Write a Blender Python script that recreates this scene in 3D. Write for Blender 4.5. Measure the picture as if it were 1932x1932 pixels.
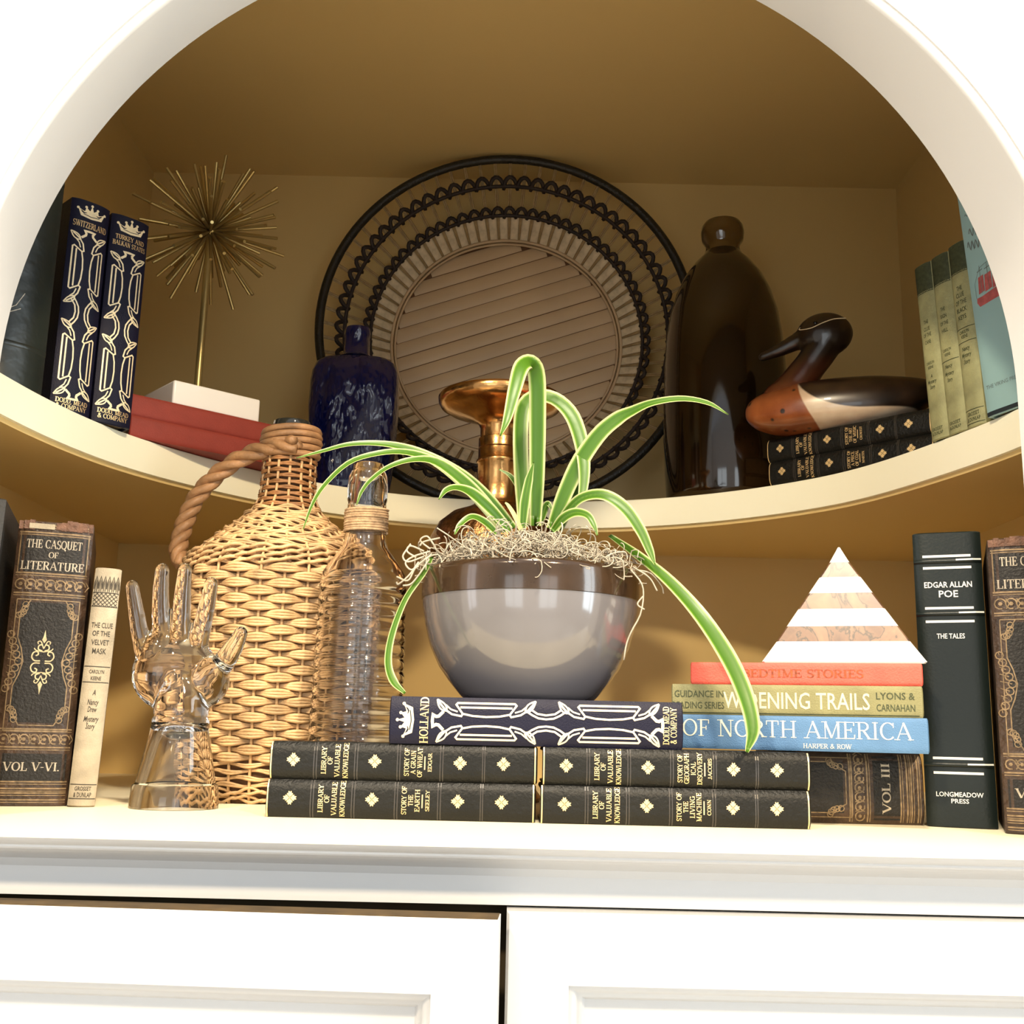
import bpy, bmesh, math, random
from mathutils import Vector, Matrix
random.seed(7)
PI = math.pi
S = bpy.context.scene
for o in list(bpy.data.objects): bpy.data.objects.remove(o)
COL = S.collection

# ------------------------------------------------------------------ camera (eye at the world origin, 1.1 m above the room floor)
F, HOR, ROLL = 2081.0, 1388.0, math.radians(1.3)
PITCH = math.atan((HOR - 966) / F)
cd = bpy.data.cameras.new('camera'); cam = bpy.data.objects.new('camera', cd); COL.objects.link(cam)
cd.sensor_fit = 'HORIZONTAL'; cd.sensor_width = 36; cd.lens = 36 * F / 1932; cd.clip_start = 0.02
cam.matrix_world = Matrix.Rotation(PI / 2 + PITCH, 4, 'X') @ Matrix.Rotation(ROLL, 4, 'Z')
S.camera = cam
# ------------------------------------------------------------------ world, lamps, exposure
w = bpy.data.worlds.new('world'); S.world = w; w.use_nodes = True
bg = w.node_tree.nodes['Background']; bg.inputs[0].default_value = (0.93, 0.95, 1.0, 1); bg.inputs[1].default_value = 0.62
def area(name, loc, aim, sx, sy, color, power):
    l = bpy.data.lights.new(name, 'AREA'); l.shape = 'RECTANGLE'; l.size = sx; l.size_y = sy; l.color = color; l.energy = power
    o = bpy.data.objects.new(name, l); COL.objects.link(o); o.location = loc
    o.rotation_euler = (Vector(aim) - Vector(loc)).to_track_quat('-Z', 'Y').to_euler(); return o
area('ceiling_lamp_left', (-0.85, -1.05, 1.40), (0.1, 1.0, 0.2), 0.14, 0.14, (1.0, 0.82, 0.56), 29)
area('ceiling_lamp_right', (0.85, -1.05, 1.40), (-0.1, 1.0, 0.2), 0.14, 0.14, (1.0, 0.78, 0.50), 29)
area('ceiling_lamp_near', (0.05, 0.0, 1.40), (0, 0.85, 0), 0.12, 0.12, (1.0, 0.86, 0.66), 18)
vs = S.view_settings; vs.view_transform = 'Standard'; vs.look = 'None'; vs.gamma = 1; vs.use_curve_mapping = False; vs.exposure = 0.75

# ------------------------------------------------------------------ pixel rays: where a point of the photograph lies at a known depth or height
_cp, _sp, _cr, _sr = math.cos(PITCH), math.sin(PITCH), math.cos(ROLL), math.sin(ROLL)
def ray(x, y):
    dx, dy = x - 966, y - 966; u = dx*_cr + dy*_sr; v = -dx*_sr + dy*_cr
    return Vector((0, _cp, _sp)) + Vector((1, 0, 0))*(u/F) - Vector((0, -_sp, _cp))*(v/F)
def at(x, y, Y): r = ray(x, y); return r * (Y / r.y)
def atz(x, y, Z): r = ray(x, y); return r * (Z / r.z)

# ------------------------------------------------------------------ materials
M = {}
def mat(name, col, rough=0.5, metal=0.0, var=0.0, vscale=20, bump=0.0, bscale=120, bdist=0.002, coat=0.0, trans=0.0, ior=1.45, spec=0.5, stretch=None, sss=0, col2=None):
    m = bpy.data.materials.new(name); m.use_nodes = True; nt = m.node_tree; b = nt.nodes['Principled BSDF']
    b.inputs['Base Color'].default_value = (*col, 1); b.inputs['Roughness'].default_value = rough; b.inputs['Metallic'].default_value = metal
    b.inputs['Coat Weight'].default_value = coat; b.inputs['Coat Roughness'].default_value = 0.08
    b.inputs['Transmission Weight'].default_value = trans; b.inputs['IOR'].default_value = ior; b.inputs['Specular IOR Level'].default_value = spec
    if var or bump:
        tc = nt.nodes.new('ShaderNodeTexCoord'); mp = nt.nodes.new('ShaderNodeMapping'); nt.links.new(tc.outputs['Object'], mp.inputs[0])
        if stretch: mp.inputs['Scale'].default_value = stretch
    if var:
        n = nt.nodes.new('ShaderNodeTexNoise'); n.inputs['Scale'].default_value = vscale; n.inputs['Detail'].default_value = 5
        nt.links.new(mp.outputs[0], n.inputs['Vector'])
        r = nt.nodes.new('ShaderNodeValToRGB'); r.color_ramp.elements[0].position = 0.3; r.color_ramp.elements[1].position = 0.7
        c2 = col2 or tuple(min(1, c*(1+var)) for c in col)
        r.color_ramp.elements[0].color = (*[c*(1-var) for c in col], 1) if not col2 else (*col, 1); r.color_ramp.elements[1].color = (*c2, 1)
        nt.links.new(n.outputs['Fac'], r.inputs[0]); nt.links.new(r.outputs[0], b.inputs['Base Color'])
    if bump:
        n2 = nt.nodes.new('ShaderNodeTexNoise'); n2.inputs['Scale'].default_value = bscale; n2.inputs['Detail'].default_value = 3
        nt.links.new(mp.outputs[0], n2.inputs['Vector'])
        bn = nt.nodes.new('ShaderNodeBump'); bn.inputs['Strength'].default_value = bump; bn.inputs['Distance'].default_value = bdist
        nt.links.new(n2.outputs['Fac'], bn.inputs['Height']); nt.links.new(bn.outputs[0], b.inputs['Normal'])
    M[name] = m; return m
mat('white_paint', (0.56, 0.56, 0.56), 0.38, bump=0.05, bscale=60)
mat('cream_paint', (0.68, 0.50, 0.215), 0.45, bump=0.06, bscale=80)
mat('shelf_paint', (0.95, 0.93, 0.74), 0.42, bump=0.05, bscale=80)
mat('gap_shade', (0.05, 0.034, 0.013), 0.8)
mat('floor_wood', (0.66, 0.62, 0.55), 0.4, var=0.3, vscale=6)
mat('black_leather', (0.007, 0.007, 0.006), 0.42, spec=0.3, var=0.35, vscale=30, bump=0.35, bscale=420)
mat('worn_black_leather', (0.016, 0.020, 0.017), 0.33, var=0.5, vscale=14, bump=0.6, bscale=45)
mat('green_black_leather', (0.006, 0.010, 0.009), 0.36, spec=0.35, bump=0.08, bscale=500)
mat('charcoal_cloth', (0.035, 0.033, 0.032), 0.6, bump=0.3, bscale=600)
mat('navy_cloth', (0.005, 0.005, 0.020), 0.48, spec=0.3, bump=0.25, bscale=900)
mat('red_cloth', (0.26, 0.035, 0.022), 0.6, var=0.12, vscale=40, bump=0.2, bscale=900)
mat('coral_cloth', (0.66, 0.10, 0.07), 0.6, var=0.14, vscale=50, bump=0.3, bscale=700)
mat('olive_cloth', (0.22, 0.21, 0.10), 0.7, var=0.22, vscale=35, bump=0.3, bscale=900)
mat('steel_blue_cloth', (0.085, 0.19, 0.36), 0.65, var=0.10, vscale=45, bump=0.3, bscale=1000)
mat('pale_blue_paper', (0.27, 0.44, 0.46), 0.45, var=0.06, vscale=15)
mat('dark_teal_cloth', (0.012, 0.02, 0.025), 0.6)
mat('cream_cloth', (0.37, 0.31, 0.22), 0.7, var=0.22, vscale=60, bump=0.2, bscale=900)
mat('green_cloth', (0.31, 0.31, 0.155), 0.65, var=0.3, vscale=45, bump=0.2, bscale=900)
mat('brown_leather', (0.042, 0.023, 0.013), 0.42, var=0.55, vscale=70, bump=0.6, bscale=260)
mat('casquet_panel', (0.016, 0.014, 0.0125), 0.45, spec=0.35, bump=0.4, bscale=500)
mat('frayed_leather', (0.12, 0.06, 0.038), 0.7, var=0.6, vscale=120, bump=0.9, bscale=300)
mat('paper', (0.62, 0.50, 0.33), 0.8, var=0.15, vscale=200, stretch=(1, 1, 1), bump=0.3, bscale=400)
mat('dark_pages', (0.10, 0.07, 0.05), 0.8)
mat('gilt', (0.95, 0.68, 0.34), 0.34, 0.55, var=0.12, vscale=300)
mat('pale_gilt', (0.92, 0.78, 0.52), 0.45, 0.2, var=0.08, vscale=200)
mat('fleuron_gilt', (0.55, 0.43, 0.25), 0.45, 0.25, var=0.2, vscale=300)
mat('worn_gilt', (0.24, 0.165, 0.09), 0.45, 0.4, var=0.4, vscale=260)
mat('worn_silver', (0.40, 0.34, 0.26), 0.45, 0.3, var=0.25, vscale=300)
mat('silver_foil', (0.80, 0.77, 0.70), 0.4, 0.25)
mat('blind_line', (0.045, 0.04, 0.036), 0.25)
mat('dark_ink', (0.035, 0.028, 0.02), 0.7)
mat('green_ink', (0.045, 0.055, 0.025), 0.7, var=0.3, vscale=300)
mat('cream_ink', (0.74, 0.62, 0.40), 0.6, var=0.1, vscale=300)
mat('blue_title_ink', (0.80, 0.74, 0.58), 0.5)
mat('coral_dark_ink', (0.30, 0.06, 0.015), 0.55, var=0.5, vscale=400)
mat('ship_red', (0.36, 0.085, 0.085), 0.6, var=0.25, vscale=200)
mat('ship_grey', (0.13, 0.17, 0.17), 0.6)
mat('brass_gold', (0.46, 0.345, 0.14), 0.33, 0.8)
mat('white_marble', (0.88, 0.86, 0.83), 0.25, var=0.03, vscale=10)
mat('bright_marble', (0.88, 0.86, 0.83), 0.22)
mat('bronze_brass', (0.50, 0.27, 0.10), 0.22, 1.0, var=0.22, vscale=40, bump=0.12, bscale=180)
mat('engraved_brass', (0.28, 0.14, 0.055), 0.3, 1.0, var=0.6, vscale=130, bump=0.8, bscale=160)
mat('clear_glass', (1, 1, 1), 0.015, trans=1.0, ior=1.46)
mat('ribbed_glass', (0.985, 0.97, 0.95), 0.03, trans=1.0, ior=1.45)
mat('cobalt_glass', (0.003, 0.006, 0.07), 0.04, trans=0.2, ior=1.5, bump=1.0, bscale=34, bdist=0.022, stretch=(1, 1, .45), coat=0.6)
mat('brown_glaze', (0.013, 0.006, 0.002), 0.09, coat=0.7, var=0.5, vscale=14, bump=0.05, bscale=30)
mat('amber_glaze', (0.085, 0.045, 0.010), 0.1, coat=0.7)
mat('wicker', (0.56, 0.355, 0.175), 0.5, var=0.30, vscale=60, bump=0.4, bscale=300)
mat('wicker_dark', (0.34, 0.16, 0.06), 0.5, var=0.35, vscale=60, bump=0.4, bscale=300)
mat('wicker_core', (0.12, 0.055, 0.02), 0.7)
mat('rope_cane', (0.38, 0.205, 0.095), 0.45, var=0.40, vscale=50, bump=0.4, bscale=260)
mat('jug_glass', (0.03, 0.03, 0.025), 0.08, coat=0.5)
mat('twine', (0.50, 0.33, 0.19), 0.8, var=0.25, vscale=300, bump=0.5, bscale=800)
mat('black_rattan', (0.014, 0.012, 0.008), 0.4, bump=0.5, bscale=350)
mat('dark_cord', (0.022, 0.013, 0.010), 0.6, bump=0.4, bscale=600)
mat('raffia', (0.33, 0.225, 0.105), 0.6, var=0.2, vscale=100)
mat('raffia_pale', (0.56, 0.45, 0.29), 0.6, var=0.2, vscale=100)
mat('cane_slat', (0.50, 0.35, 0.20), 0.5, var=0.10, vscale=9)
mat('pot_glaze', (0.155, 0.147, 0.155), 0.13, coat=0.8, var=0.06, vscale=12)
mat('pot_bronze', (0.05, 0.029, 0.016), 0.16, 0.3, coat=0.6, var=0.35, vscale=26)
mat('moss', (0.42, 0.37, 0.29), 0.8, var=0.3, vscale=80)
mat('soil', (0.03, 0.022, 0.015), 0.9)
mat('pale_stem', (0.66, 0.66, 0.24), 0.5)
mat('duck_brown', (0.014, 0.007, 0.004), 0.28, coat=0.3, var=0.5, vscale=30)
mat('duck_black', (0.006, 0.005, 0.004), 0.3)
mat('eye_black', (0.003, 0.003, 0.003), 0.1)

def leaf_material():
    m = bpy.data.materials.new('variegated_leaf'); m.use_nodes = True; nt = m.node_tree; b = nt.nodes['Principled BSDF']
    a = nt.nodes.new('ShaderNodeAttribute'); a.attribute_name = 'across'
    r = nt.nodes.new('ShaderNodeValToRGB'); e = r.color_ramp.elements
    e[0].position = 0.0; e[0].color = (0.055, 0.15, 0.010, 1); e[1].position = 1.0; e[1].color = (0.55, 0.59, 0.30, 1)
    for p, c in ((0.10, (0.13, 0.26, 0.025, 1)), (0.22, (0.045, 0.13, 0.008, 1)), (0.58, (0.075, 0.19, 0.012, 1)), (0.70, (0.18, 0.32, 0.04, 1)), (0.80, (0.50, 0.56, 0.26, 1))):
        k = e.new(p); k.color = c
    nt.links.new(a.outputs['Fac'], r.inputs[0]); nt.links.new(r.outputs[0], b.inputs['Base Color'])
    b.inputs['Roughness'].default_value = 0.36; b.inputs['Specular IOR Level'].default_value = 0.4
    t = nt.nodes.new('ShaderNodeBsdfTranslucent'); nt.links.new(r.outputs[0], t.inputs[0])
    mx = nt.nodes.new('ShaderNodeMixShader'); mx.inputs[0].default_value = 0.25
    out = nt.nodes['Material Output']; nt.links.new(b.outputs[0], mx.inputs[1]); nt.links.new(t.outputs[0], mx.inputs[2]); nt.links.new(mx.outputs[0], out.inputs[0])
    M['leaf'] = m
leaf_material()
def marble_material():
    m = bpy.data.materials.new('tan_marble'); m.use_nodes = True; nt = m.node_tree; b = nt.nodes['Principled BSDF']
    tc = nt.nodes.new('ShaderNodeTexCoord'); n = nt.nodes.new('ShaderNodeTexNoise'); n.inputs['Scale'].default_value = 20; n.inputs['Detail'].default_value = 9; n.inputs['Distortion'].default_value = 2.2
    nt.links.new(tc.outputs['Object'], n.inputs['Vector'])
    r = nt.nodes.new('ShaderNodeValToRGB'); e = r.color_ramp.elements
    e[0].position = 0.28; e[0].color = (0.055, 0.026, 0.018, 1); e[1].position = 0.75; e[1].color = (0.25, 0.15, 0.075, 1)
    k = e.new(0.46); k.color = (0.15, 0.075, 0.04, 1); k = e.new(0.49); k.color = (0.03, 0.02, 0.013, 1); k = e.new(0.51); k.color = (0.17, 0.09, 0.05, 1)
    nt.links.new(n.outputs['Fac'], r.inputs[0]); nt.links.new(r.outputs[0], b.inputs['Base Color']); b.inputs['Roughness'].default_value = 0.3
    M['tan_marble'] = m
marble_material()
def duck_material():
    m = bpy.data.materials.new('duck_paint'); m.use_nodes = True; nt = m.node_tree; b = nt.nodes['Principled BSDF']
    def att(n): a = nt.nodes.new('ShaderNodeAttribute'); a.attribute_name = n; return a.outputs['Fac']
    def step(s):
        k = nt.nodes.new('ShaderNodeMapRange'); k.inputs['From Min'].default_value = -0.0006; k.inputs['From Max'].default_value = 0.0006; nt.links.new(s, k.inputs['Value']); return k.outputs[0]
    tc = nt.nodes.new('ShaderNodeTexCoord'); n = nt.nodes.new('ShaderNodeTexNoise'); n.inputs['Scale'].default_value = 40; n.inputs['Detail'].default_value = 5; nt.links.new(tc.outputs['Object'], n.inputs['Vector'])
    def ramp(c0, c1, p0=0.35, p1=0.65):
        r = nt.nodes.new('ShaderNodeValToRGB'); r.color_ramp.elements[0].color = (*c0, 1); r.color_ramp.elements[1].color = (*c1, 1); r.color_ramp.elements[0].position = p0; r.color_ramp.elements[1].position = p1
        nt.links.new(n.outputs['Fac'], r.inputs[0]); return r.outputs[0]
    cream = ramp((0.56, 0.40, 0.27), (0.70, 0.57, 0.42)); brown = ramp((0.010, 0.005, 0.003), (0.035, 0.018, 0.010)); chest = ramp((0.20, 0.05, 0.014), (0.32, 0.095, 0.028))
    def mix(f, a, c):
        x = nt.nodes.new('ShaderNodeMix'); x.data_type = 'RGBA'; nt.links.new(f, x.inputs[0]); nt.links.new(a, x.inputs[6]); nt.links.new(c, x.inputs[7]); return x.outputs[2]
    v = nt.nodes.new('ShaderNodeTexVoronoi'); v.inputs['Scale'].default_value = 62; nt.links.new(tc.outputs['Object'], v.inputs['Vector'])
    sp = nt.nodes.new('ShaderNodeMapRange'); sp.inputs['From Min'].default_value = 0.20; sp.inputs['From Max'].default_value = 0.12; nt.links.new(v.outputs['Distance'], sp.inputs['Value'])
    chest = mix(sp.outputs[0], chest, brown)
    c = mix(step(att('back')), cream, brown); c = mix(step(att('breast')), c, chest)
    nt.links.new(c, b.inputs['Base Color']); b.inputs['Roughness'].default_value = 0.3; b.inputs['Coat Weight'].default_value = 0.35
    M['duck_paint'] = m
duck_material()
def neck_material():
    m = bpy.data.materials.new('duck_neck'); m.use_nodes = True; nt = m.node_tree; b = nt.nodes['Principled BSDF']
    tc = nt.nodes.new('ShaderNodeTexCoord'); sx = nt.nodes.new('ShaderNodeSeparateXYZ'); nt.links.new(tc.outputs['Object'], sx.inputs[0])
    k = nt.nodes.new('ShaderNodeMapRange'); k.inputs['From Min'].default_value = 0.05; k.inputs['From Max'].default_value = 0.085; nt.links.new(sx.outputs['Z'], k.inputs['Value'])
    r = nt.nodes.new('ShaderNodeValToRGB'); r.color_ramp.elements[0].color = (0.14, 0.036, 0.012, 1); r.color_ramp.elements[1].color = (0.014, 0.007, 0.004, 1)
    nt.links.new(k.outputs[0], r.inputs[0]); nt.links.new(r.outputs[0], b.inputs['Base Color']); b.inputs['Roughness'].default_value = 0.3; b.inputs['Coat Weight'].default_value = 0.3
    M['duck_neck'] = m
neck_material()
def neck_material():
    m = bpy.data.materials.new('duck_neck'); m.use_nodes = True; nt = m.node_tree; b = nt.nodes['Principled BSDF']
    tc = nt.nodes.new('ShaderNodeTexCoord'); sx = nt.nodes.new('ShaderNodeSeparateXYZ'); nt.links.new(tc.outputs['Object'], sx.inputs[0])
    k = nt.nodes.new('ShaderNodeMapRange'); k.inputs['From Min'].default_value = 0.05; k.inputs['From Max'].default_value = 0.085; nt.links.new(sx.outputs['Z'], k.inputs['Value'])
    r = nt.nodes.new('ShaderNodeValToRGB'); r.color_ramp.elements[0].color = (0.14, 0.036, 0.012, 1); r.color_ramp.elements[1].color = (0.014, 0.007, 0.004, 1)
    nt.links.new(k.outputs[0], r.inputs[0]); nt.links.new(r.outputs[0], b.inputs['Base Color']); b.inputs['Roughness'].default_value = 0.3; b.inputs['Coat Weight'].default_value = 0.3
    M['duck_neck'] = m
neck_material()

# ------------------------------------------------------------------ mesh helpers
class MB:
    def __init__(s): s.v = []; s.f = []; s.a = None
    def add(s, vs, fs):
        n = len(s.v); s.v += [tuple(v) for v in vs]; s.f += [tuple(i + n for i in f) for f in fs]; return s
    def box(s, a, b):
        x0, y0, z0 = a; x1, y1, z1 = b
        return s.add([(x0,y0,z0),(x1,y0,z0),(x1,y1,z0),(x0,y1,z0),(x0,y0,z1),(x1,y0,z1),(x1,y1,z1),(x0,y1,z1)],
                     [(0,3,2,1),(4,5,6,7),(0,1,5,4),(1,2,6,5),(2,3,7,6),(3,0,4,7)])
    def tube(s, path, rad, n=6, closed=False, cap=True):
        P = [Vector(p) for p in path]; m = len(P); R = rad if isinstance(rad, (list, tuple)) else [rad]*m
        vs = []; prev = None
        for i in range(m):
            if closed: t = P[(i+1) % m] - P[i-1]
            else: t = P[min(i+1, m-1)] - P[max(i-1, 0)]
            t = t.normalized() if t.length > 1e-9 else Vector((0, 0, 1))
            if prev is None:
                ref = Vector((0, 0, 1)) if abs(t.z) < 0.9 else Vector((1, 0, 0)); u = t.cross(ref).normalized()
            else:
                u = prev - t * prev.dot(t); u = u.normalized() if u.length > 1e-6 else t.orthogonal().normalized()
            prev = u; q = t.cross(u)
            for k in range(n):
                a = 2*PI*k/n; vs.append(P[i] + (u*math.cos(a) + q*math.sin(a))*R[i])
        fs = []
        for i in range(m if closed else m-1):
            j = (i+1) % m
            for k in range(n): fs.append((i*n+k, i*n+(k+1) % n, j*n+(k+1) % n, j*n+k))
        if cap and not closed: fs += [tuple(reversed(range(n))), tuple((m-1)*n+k for k in range(n))]
        return s.add(vs, fs)
    def lathe(s, prof, n=48, c=(0, 0), sx=1.0, sy=1.0, power=2.0, cap0=True, cap1=True):
        vs = []; fs = []
        for r, z in prof:
            for k in range(n):
                a = 2*PI*k/n; ca, sa = math.cos(a), math.sin(a)
                if power != 2.0:
                    q = (abs(ca)**power + abs(sa)**power)**(-1/power); ca *= q; sa *= q
                vs.append((c[0]+r*ca*sx, c[1]+r*sa*sy, z))
        m = len(prof)
        for i in range(m-1):
            for k in range(n): fs.append((i*n+k, i*n+(k+1) % n, (i+1)*n+(k+1) % n, (i+1)*n+k))
        if cap0: fs.append(tuple(reversed(range(n))))
        if cap1: fs.append(tuple((m-1)*n+k for k in range(n)))
        return s.add(vs, fs)
    def build(s, name, material, parent=None, smooth=True, org=None, angle=0.7, attrs=None):
        me = bpy.data.meshes.new(name); v = s.v
        if org is not None: ox, oy, oz = org; v = [(x-ox, y-oy, z-oz) for x, y, z in v]
        me.from_pydata([tuple(p) for p in v], [], s.f); me.materials.append(M[material])
        if smooth: me.shade_smooth(); me.set_sharp_from_angle(angle=angle)
        if attrs:
            for k, vals in attrs.items():
                a = me.attributes.new(k, 'FLOAT', 'POINT'); a.data.foreach_set('value', vals)
        me.update(); o = bpy.data.objects.new(name, me); COL.objects.link(o)
        if parent is not None: o.parent = parent
        elif org is not None: o.location = org
        return o
def spline(pts, n):
    P = [Vector(p) for p in pts]; P = [P[0]*2-P[1]] + P + [P[-1]*2-P[-2]]; out = []; seg = len(P)-3
    for i in range(n+1):
        t = i/n*seg; k = min(int(t), seg-1); t -= k; a, b, c, d = P[k:k+4]
        out.append(0.5*((2*b) + (c-a)*t + (2*a-5*b+4*c-d)*t*t + (3*b-a-3*c+d)*t**3))
    return out
def tag(o, label, cat, group=None):
    o['label'] = label; o['category'] = cat
    if group: o['group'] = group
    return o
def thing(name, label, cat, mw, group=None):
    o = bpy.data.objects.new(name, None); COL.objects.link(o); o.empty_display_size = 0.03
    if isinstance(mw, Matrix): o.matrix_world = mw
    else: o.location = mw
    return tag(o, label, cat, group)
def struct(name, mb, m, **k):
    o = mb.build(name, m, **k); o['kind'] = 'structure'; return o
def copy_tree(o, parent=None):
    c = o.copy(); COL.objects.link(c)
    if parent: c.parent = parent
    for ch in o.children: copy_tree(ch, c)
    return c

# ------------------------------------------------------------------ the niche, shelves and cabinet
Z0, ZT, ZU = -0.0582, 0.270, 0.2335           # lower shelf top, upper shelf top, upper shelf underside
YF, YJ, YB = 0.665, 0.725, 1.44               # face of the arch, back of the arch, back wall
XL, XR, ZC = -0.519, 0.534, 0.772
struct('wall_back', MB().box((XL-0.02, YB, Z0-0.05), (XR+0.02, YB+0.02, ZC+0.02)), 'cream_paint')
struct('wall_left', MB().box((XL-0.02, YJ, Z0-0.05), (XL, YB, ZC+0.02)), 'cream_paint')
struct('wall_right', MB().box((XR, YJ, Z0-0.05), (XR+0.02, YB, ZC+0.02)), 'cream_paint')
struct('ceiling', MB().box((XL, YJ, ZC), (XR, YB, ZC+0.02)), 'cream_paint')
# face wall with the arched opening: front sheet, soffit, back sheet
def arch(cx, cz, R, n=96):
    p = [(cx-R, Z0-0.02), (cx-R, (Z0+cz)/2)]
    p += [(cx-R*math.cos(PI*i/n), cz+R*math.sin(PI*i/n)) for i in range(n+1)]
    return p + [(cx+R, (Z0+cz)/2), (cx+R, Z0-0.02)]
A0 = arch(0.0037, 0.2228, 0.358); A1 = arch(-0.0047, 0.2362, 0.350)
def outer_pt(p, c=(0, 0.22)):
    d = Vector((p[0]-c[0], p[1]-c[1])); k = 1e9
    if d.x: k = min(k, ((1.3 if d.x > 0 else -1.3)-c[0])/d.x)
    if d.y > 0: k = min(k, (1.45-c[1])/d.y)
    return (c[0]+d.x*k, max(c[1]+d.y*k, Z0-0.02))
mb = MB(); n = len(A0); OU = [outer_pt(p) for p in A0]; OU[0] = (-1.3, Z0-0.02); OU[-1] = (1.3, Z0-0.02)
RB = 0.004
A0b = arch(0.0037, 0.2228, 0.358+RB)
rows = [[(x, YF, z) for x, z in OU], [(x, YF, z) for x, z in A0b]]
for k in (1, 2, 3):
    a = PI/2*k/3; rows.append([(p[0]+(q[0]-p[0])*math.sin(a), YF+RB*(1-math.cos(a)), p[1]+(q[1]-p[1])*math.sin(a)) for p, q in zip(A0b, A0)])
rows.append([(x, YJ, z) for x, z in A1]); rows.append([(x, YJ, z) for x, z in OU])
vs = [p for r in rows for p in r]; fs = [(r*n+i, r*n+i+1, (r+1)*n+i+1, (r+1)*n+i) for r in range(len(rows)-1) for i in range(n-1)]
o = struct('wall_front', mb.add(vs, fs), 'white_paint', angle=0.9)
# thin bead around the arch on the face
mb = MB(); pth = [(0.0037-0.3655*math.cos(PI*i/120), YF-0.0005, 0.2228+0.3655*math.sin(PI*i/120)) for i in range(121)]
mb.tube([(pth[0][0], pth[0][1], Z0)] + pth + [(pth[-1][0], pth[-1][1], Z0)], 0.0018, 6)
struct('trim_1', mb, 'white_paint')
# upper shelf: concave bowed front edge read off the photograph
edge_px = [(0, 700), (50, 730), (100, 757), (175, 793), (240, 819), (320, 844), (400, 866), (500, 892), (620, 915), (740, 932), (850, 941), (950, 945), (1080, 947), (1200, 944), (1330, 934), (1454, 917), (1540, 901), (1600, 889), (1680, 865), (1760, 835), (1830, 809), (1880, 788), (1932, 765)]
E1 = [atz(x, y, ZT) for x, y in edge_px]
E1 = [Vector((-0.405, 0.727, ZT)), Vector((-0.408, 0.775, ZT))] + [p for p in E1] + [Vector((0.419, 0.79, ZT)), Vector((0.417, 0.727, ZT))]
E1 = spline(E1, 140)
for _ in range(40): E1 = [E1[0]] + [(E1[i-1]+E1[i]*2+E1[i+1])/4 for i in range(1, 140)] + [E1[140]]
mb = MB(); n = len(E1)
def back(p):
    t = (p.x - E1[0].x)/(E1[-1].x - E1[0].x); return (XL + (XR-XL)*min(max(t, 0), 1))
vs = []; fs = []
for i, p in enumerate(E1):
    s_ = i/(n-1)
    bx, by = (XL, YB) if s_ < 0.5 else (XR, YB)
    # sweep the back boundary: left wall, back wall, right wall
    L1, L2 = YB-YJ-0.002, XR-XL; tot = 2*L1+L2; q = s_*tot
    if q < L1: bx, by = XL, YJ+0.002+q
    elif q < L1+L2: bx, by = XL+(q-L1), YB
    else: bx, by = XR, YB-(q-L1-L2)
    nx = (E1[min(i+1, n-1)]-E1[max(i-1, 0)]).normalized(); nrm = Vector((nx.y, -nx.x, 0))
    e = 0.0025
    vs += [(bx, by, ZU+0.004), (p.x-nrm.x*0.004, p.y-nrm.y*0.004, ZU), (p.x-nrm.x*0.0035, p.y-nrm.y*0.0035, ZU+0.004), (p.x, p.y, ZU+0.0042), (p.x, p.y, ZT-e), (p.x-nrm.x*0.0007, p.y-nrm.y*0.0007, ZT-0.0007), (p.x-nrm.x*e, p.y-nrm.y*e, ZT), (bx, by, ZT)]
K = 8
for i in range(n-1):
    for k in range(K): fs.append((i*K+k, (i+1)*K+k, (i+1)*K+(k+1) % K, i*K+(k+1) % K))
o = struct('trim_2', mb.add(vs, fs), 'cream_paint', angle=0.5); o['label'] = 'upper niche shelf with concave curved cream front edge'
o.data.materials.append(M['shelf_paint'])
for i, f in enumerate(o.data.polygons):
    if i % K in (2, 3, 4, 5): f.material_index = 1
# lower shelf and its moulded nosing, frieze below
def prof_run(prof, x0, x1):
    m_ = MB(); k = len(prof); m_.add([(x0, y, z) for y, z in prof] + [(x1, y, z) for y, z in prof], [(i, k+i, k+(i+1) % k, (i+1) % k) for i in range(k)] + [tuple(range(k)), tuple(reversed(range(k, 2*k)))]); return m_
mat('counter_paint', (0.86, 0.78, 0.56), 0.4)
struct('floor', prof_run([(YB, Z0), (0.633, Z0), (0.6308, Z0-0.0005), (0.630, Z0-0.0016), (0.630, Z0-0.0024), (YB, Z0-0.0024)], -1.3, 1.3), 'counter_paint')['label'] = 'lower niche shelf'
struct('trim_3', prof_run([(0.70, Z0-0.0024), (0.6303, Z0-0.0024), (0.6325, Z0-0.0045), (0.6360, Z0-0.0062), (0.6385, Z0-0.0070), (0.6385, Z0-0.0082), (0.6395, Z0-0.0092), (0.6415, Z0-0.0096), (0.6430, Z0-0.0104), (0.648, Z0-0.0120), (0.655, Z0-0.0138), (0.6605, Z0-0.0165), (0.663, Z0-0.021), (0.663, -0.0950), (0.70, -0.0950)], -1.3, 1.3), 'white_paint', angle=0.45)
mb = MB().box((-1.3, 0.70, -0.62), (1.3, 0.72, -0.095)); struct('shade_sheet', mb, 'gap_shade')  # dark sheet behind the doors; its colour stands in for shade in the gaps
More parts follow.
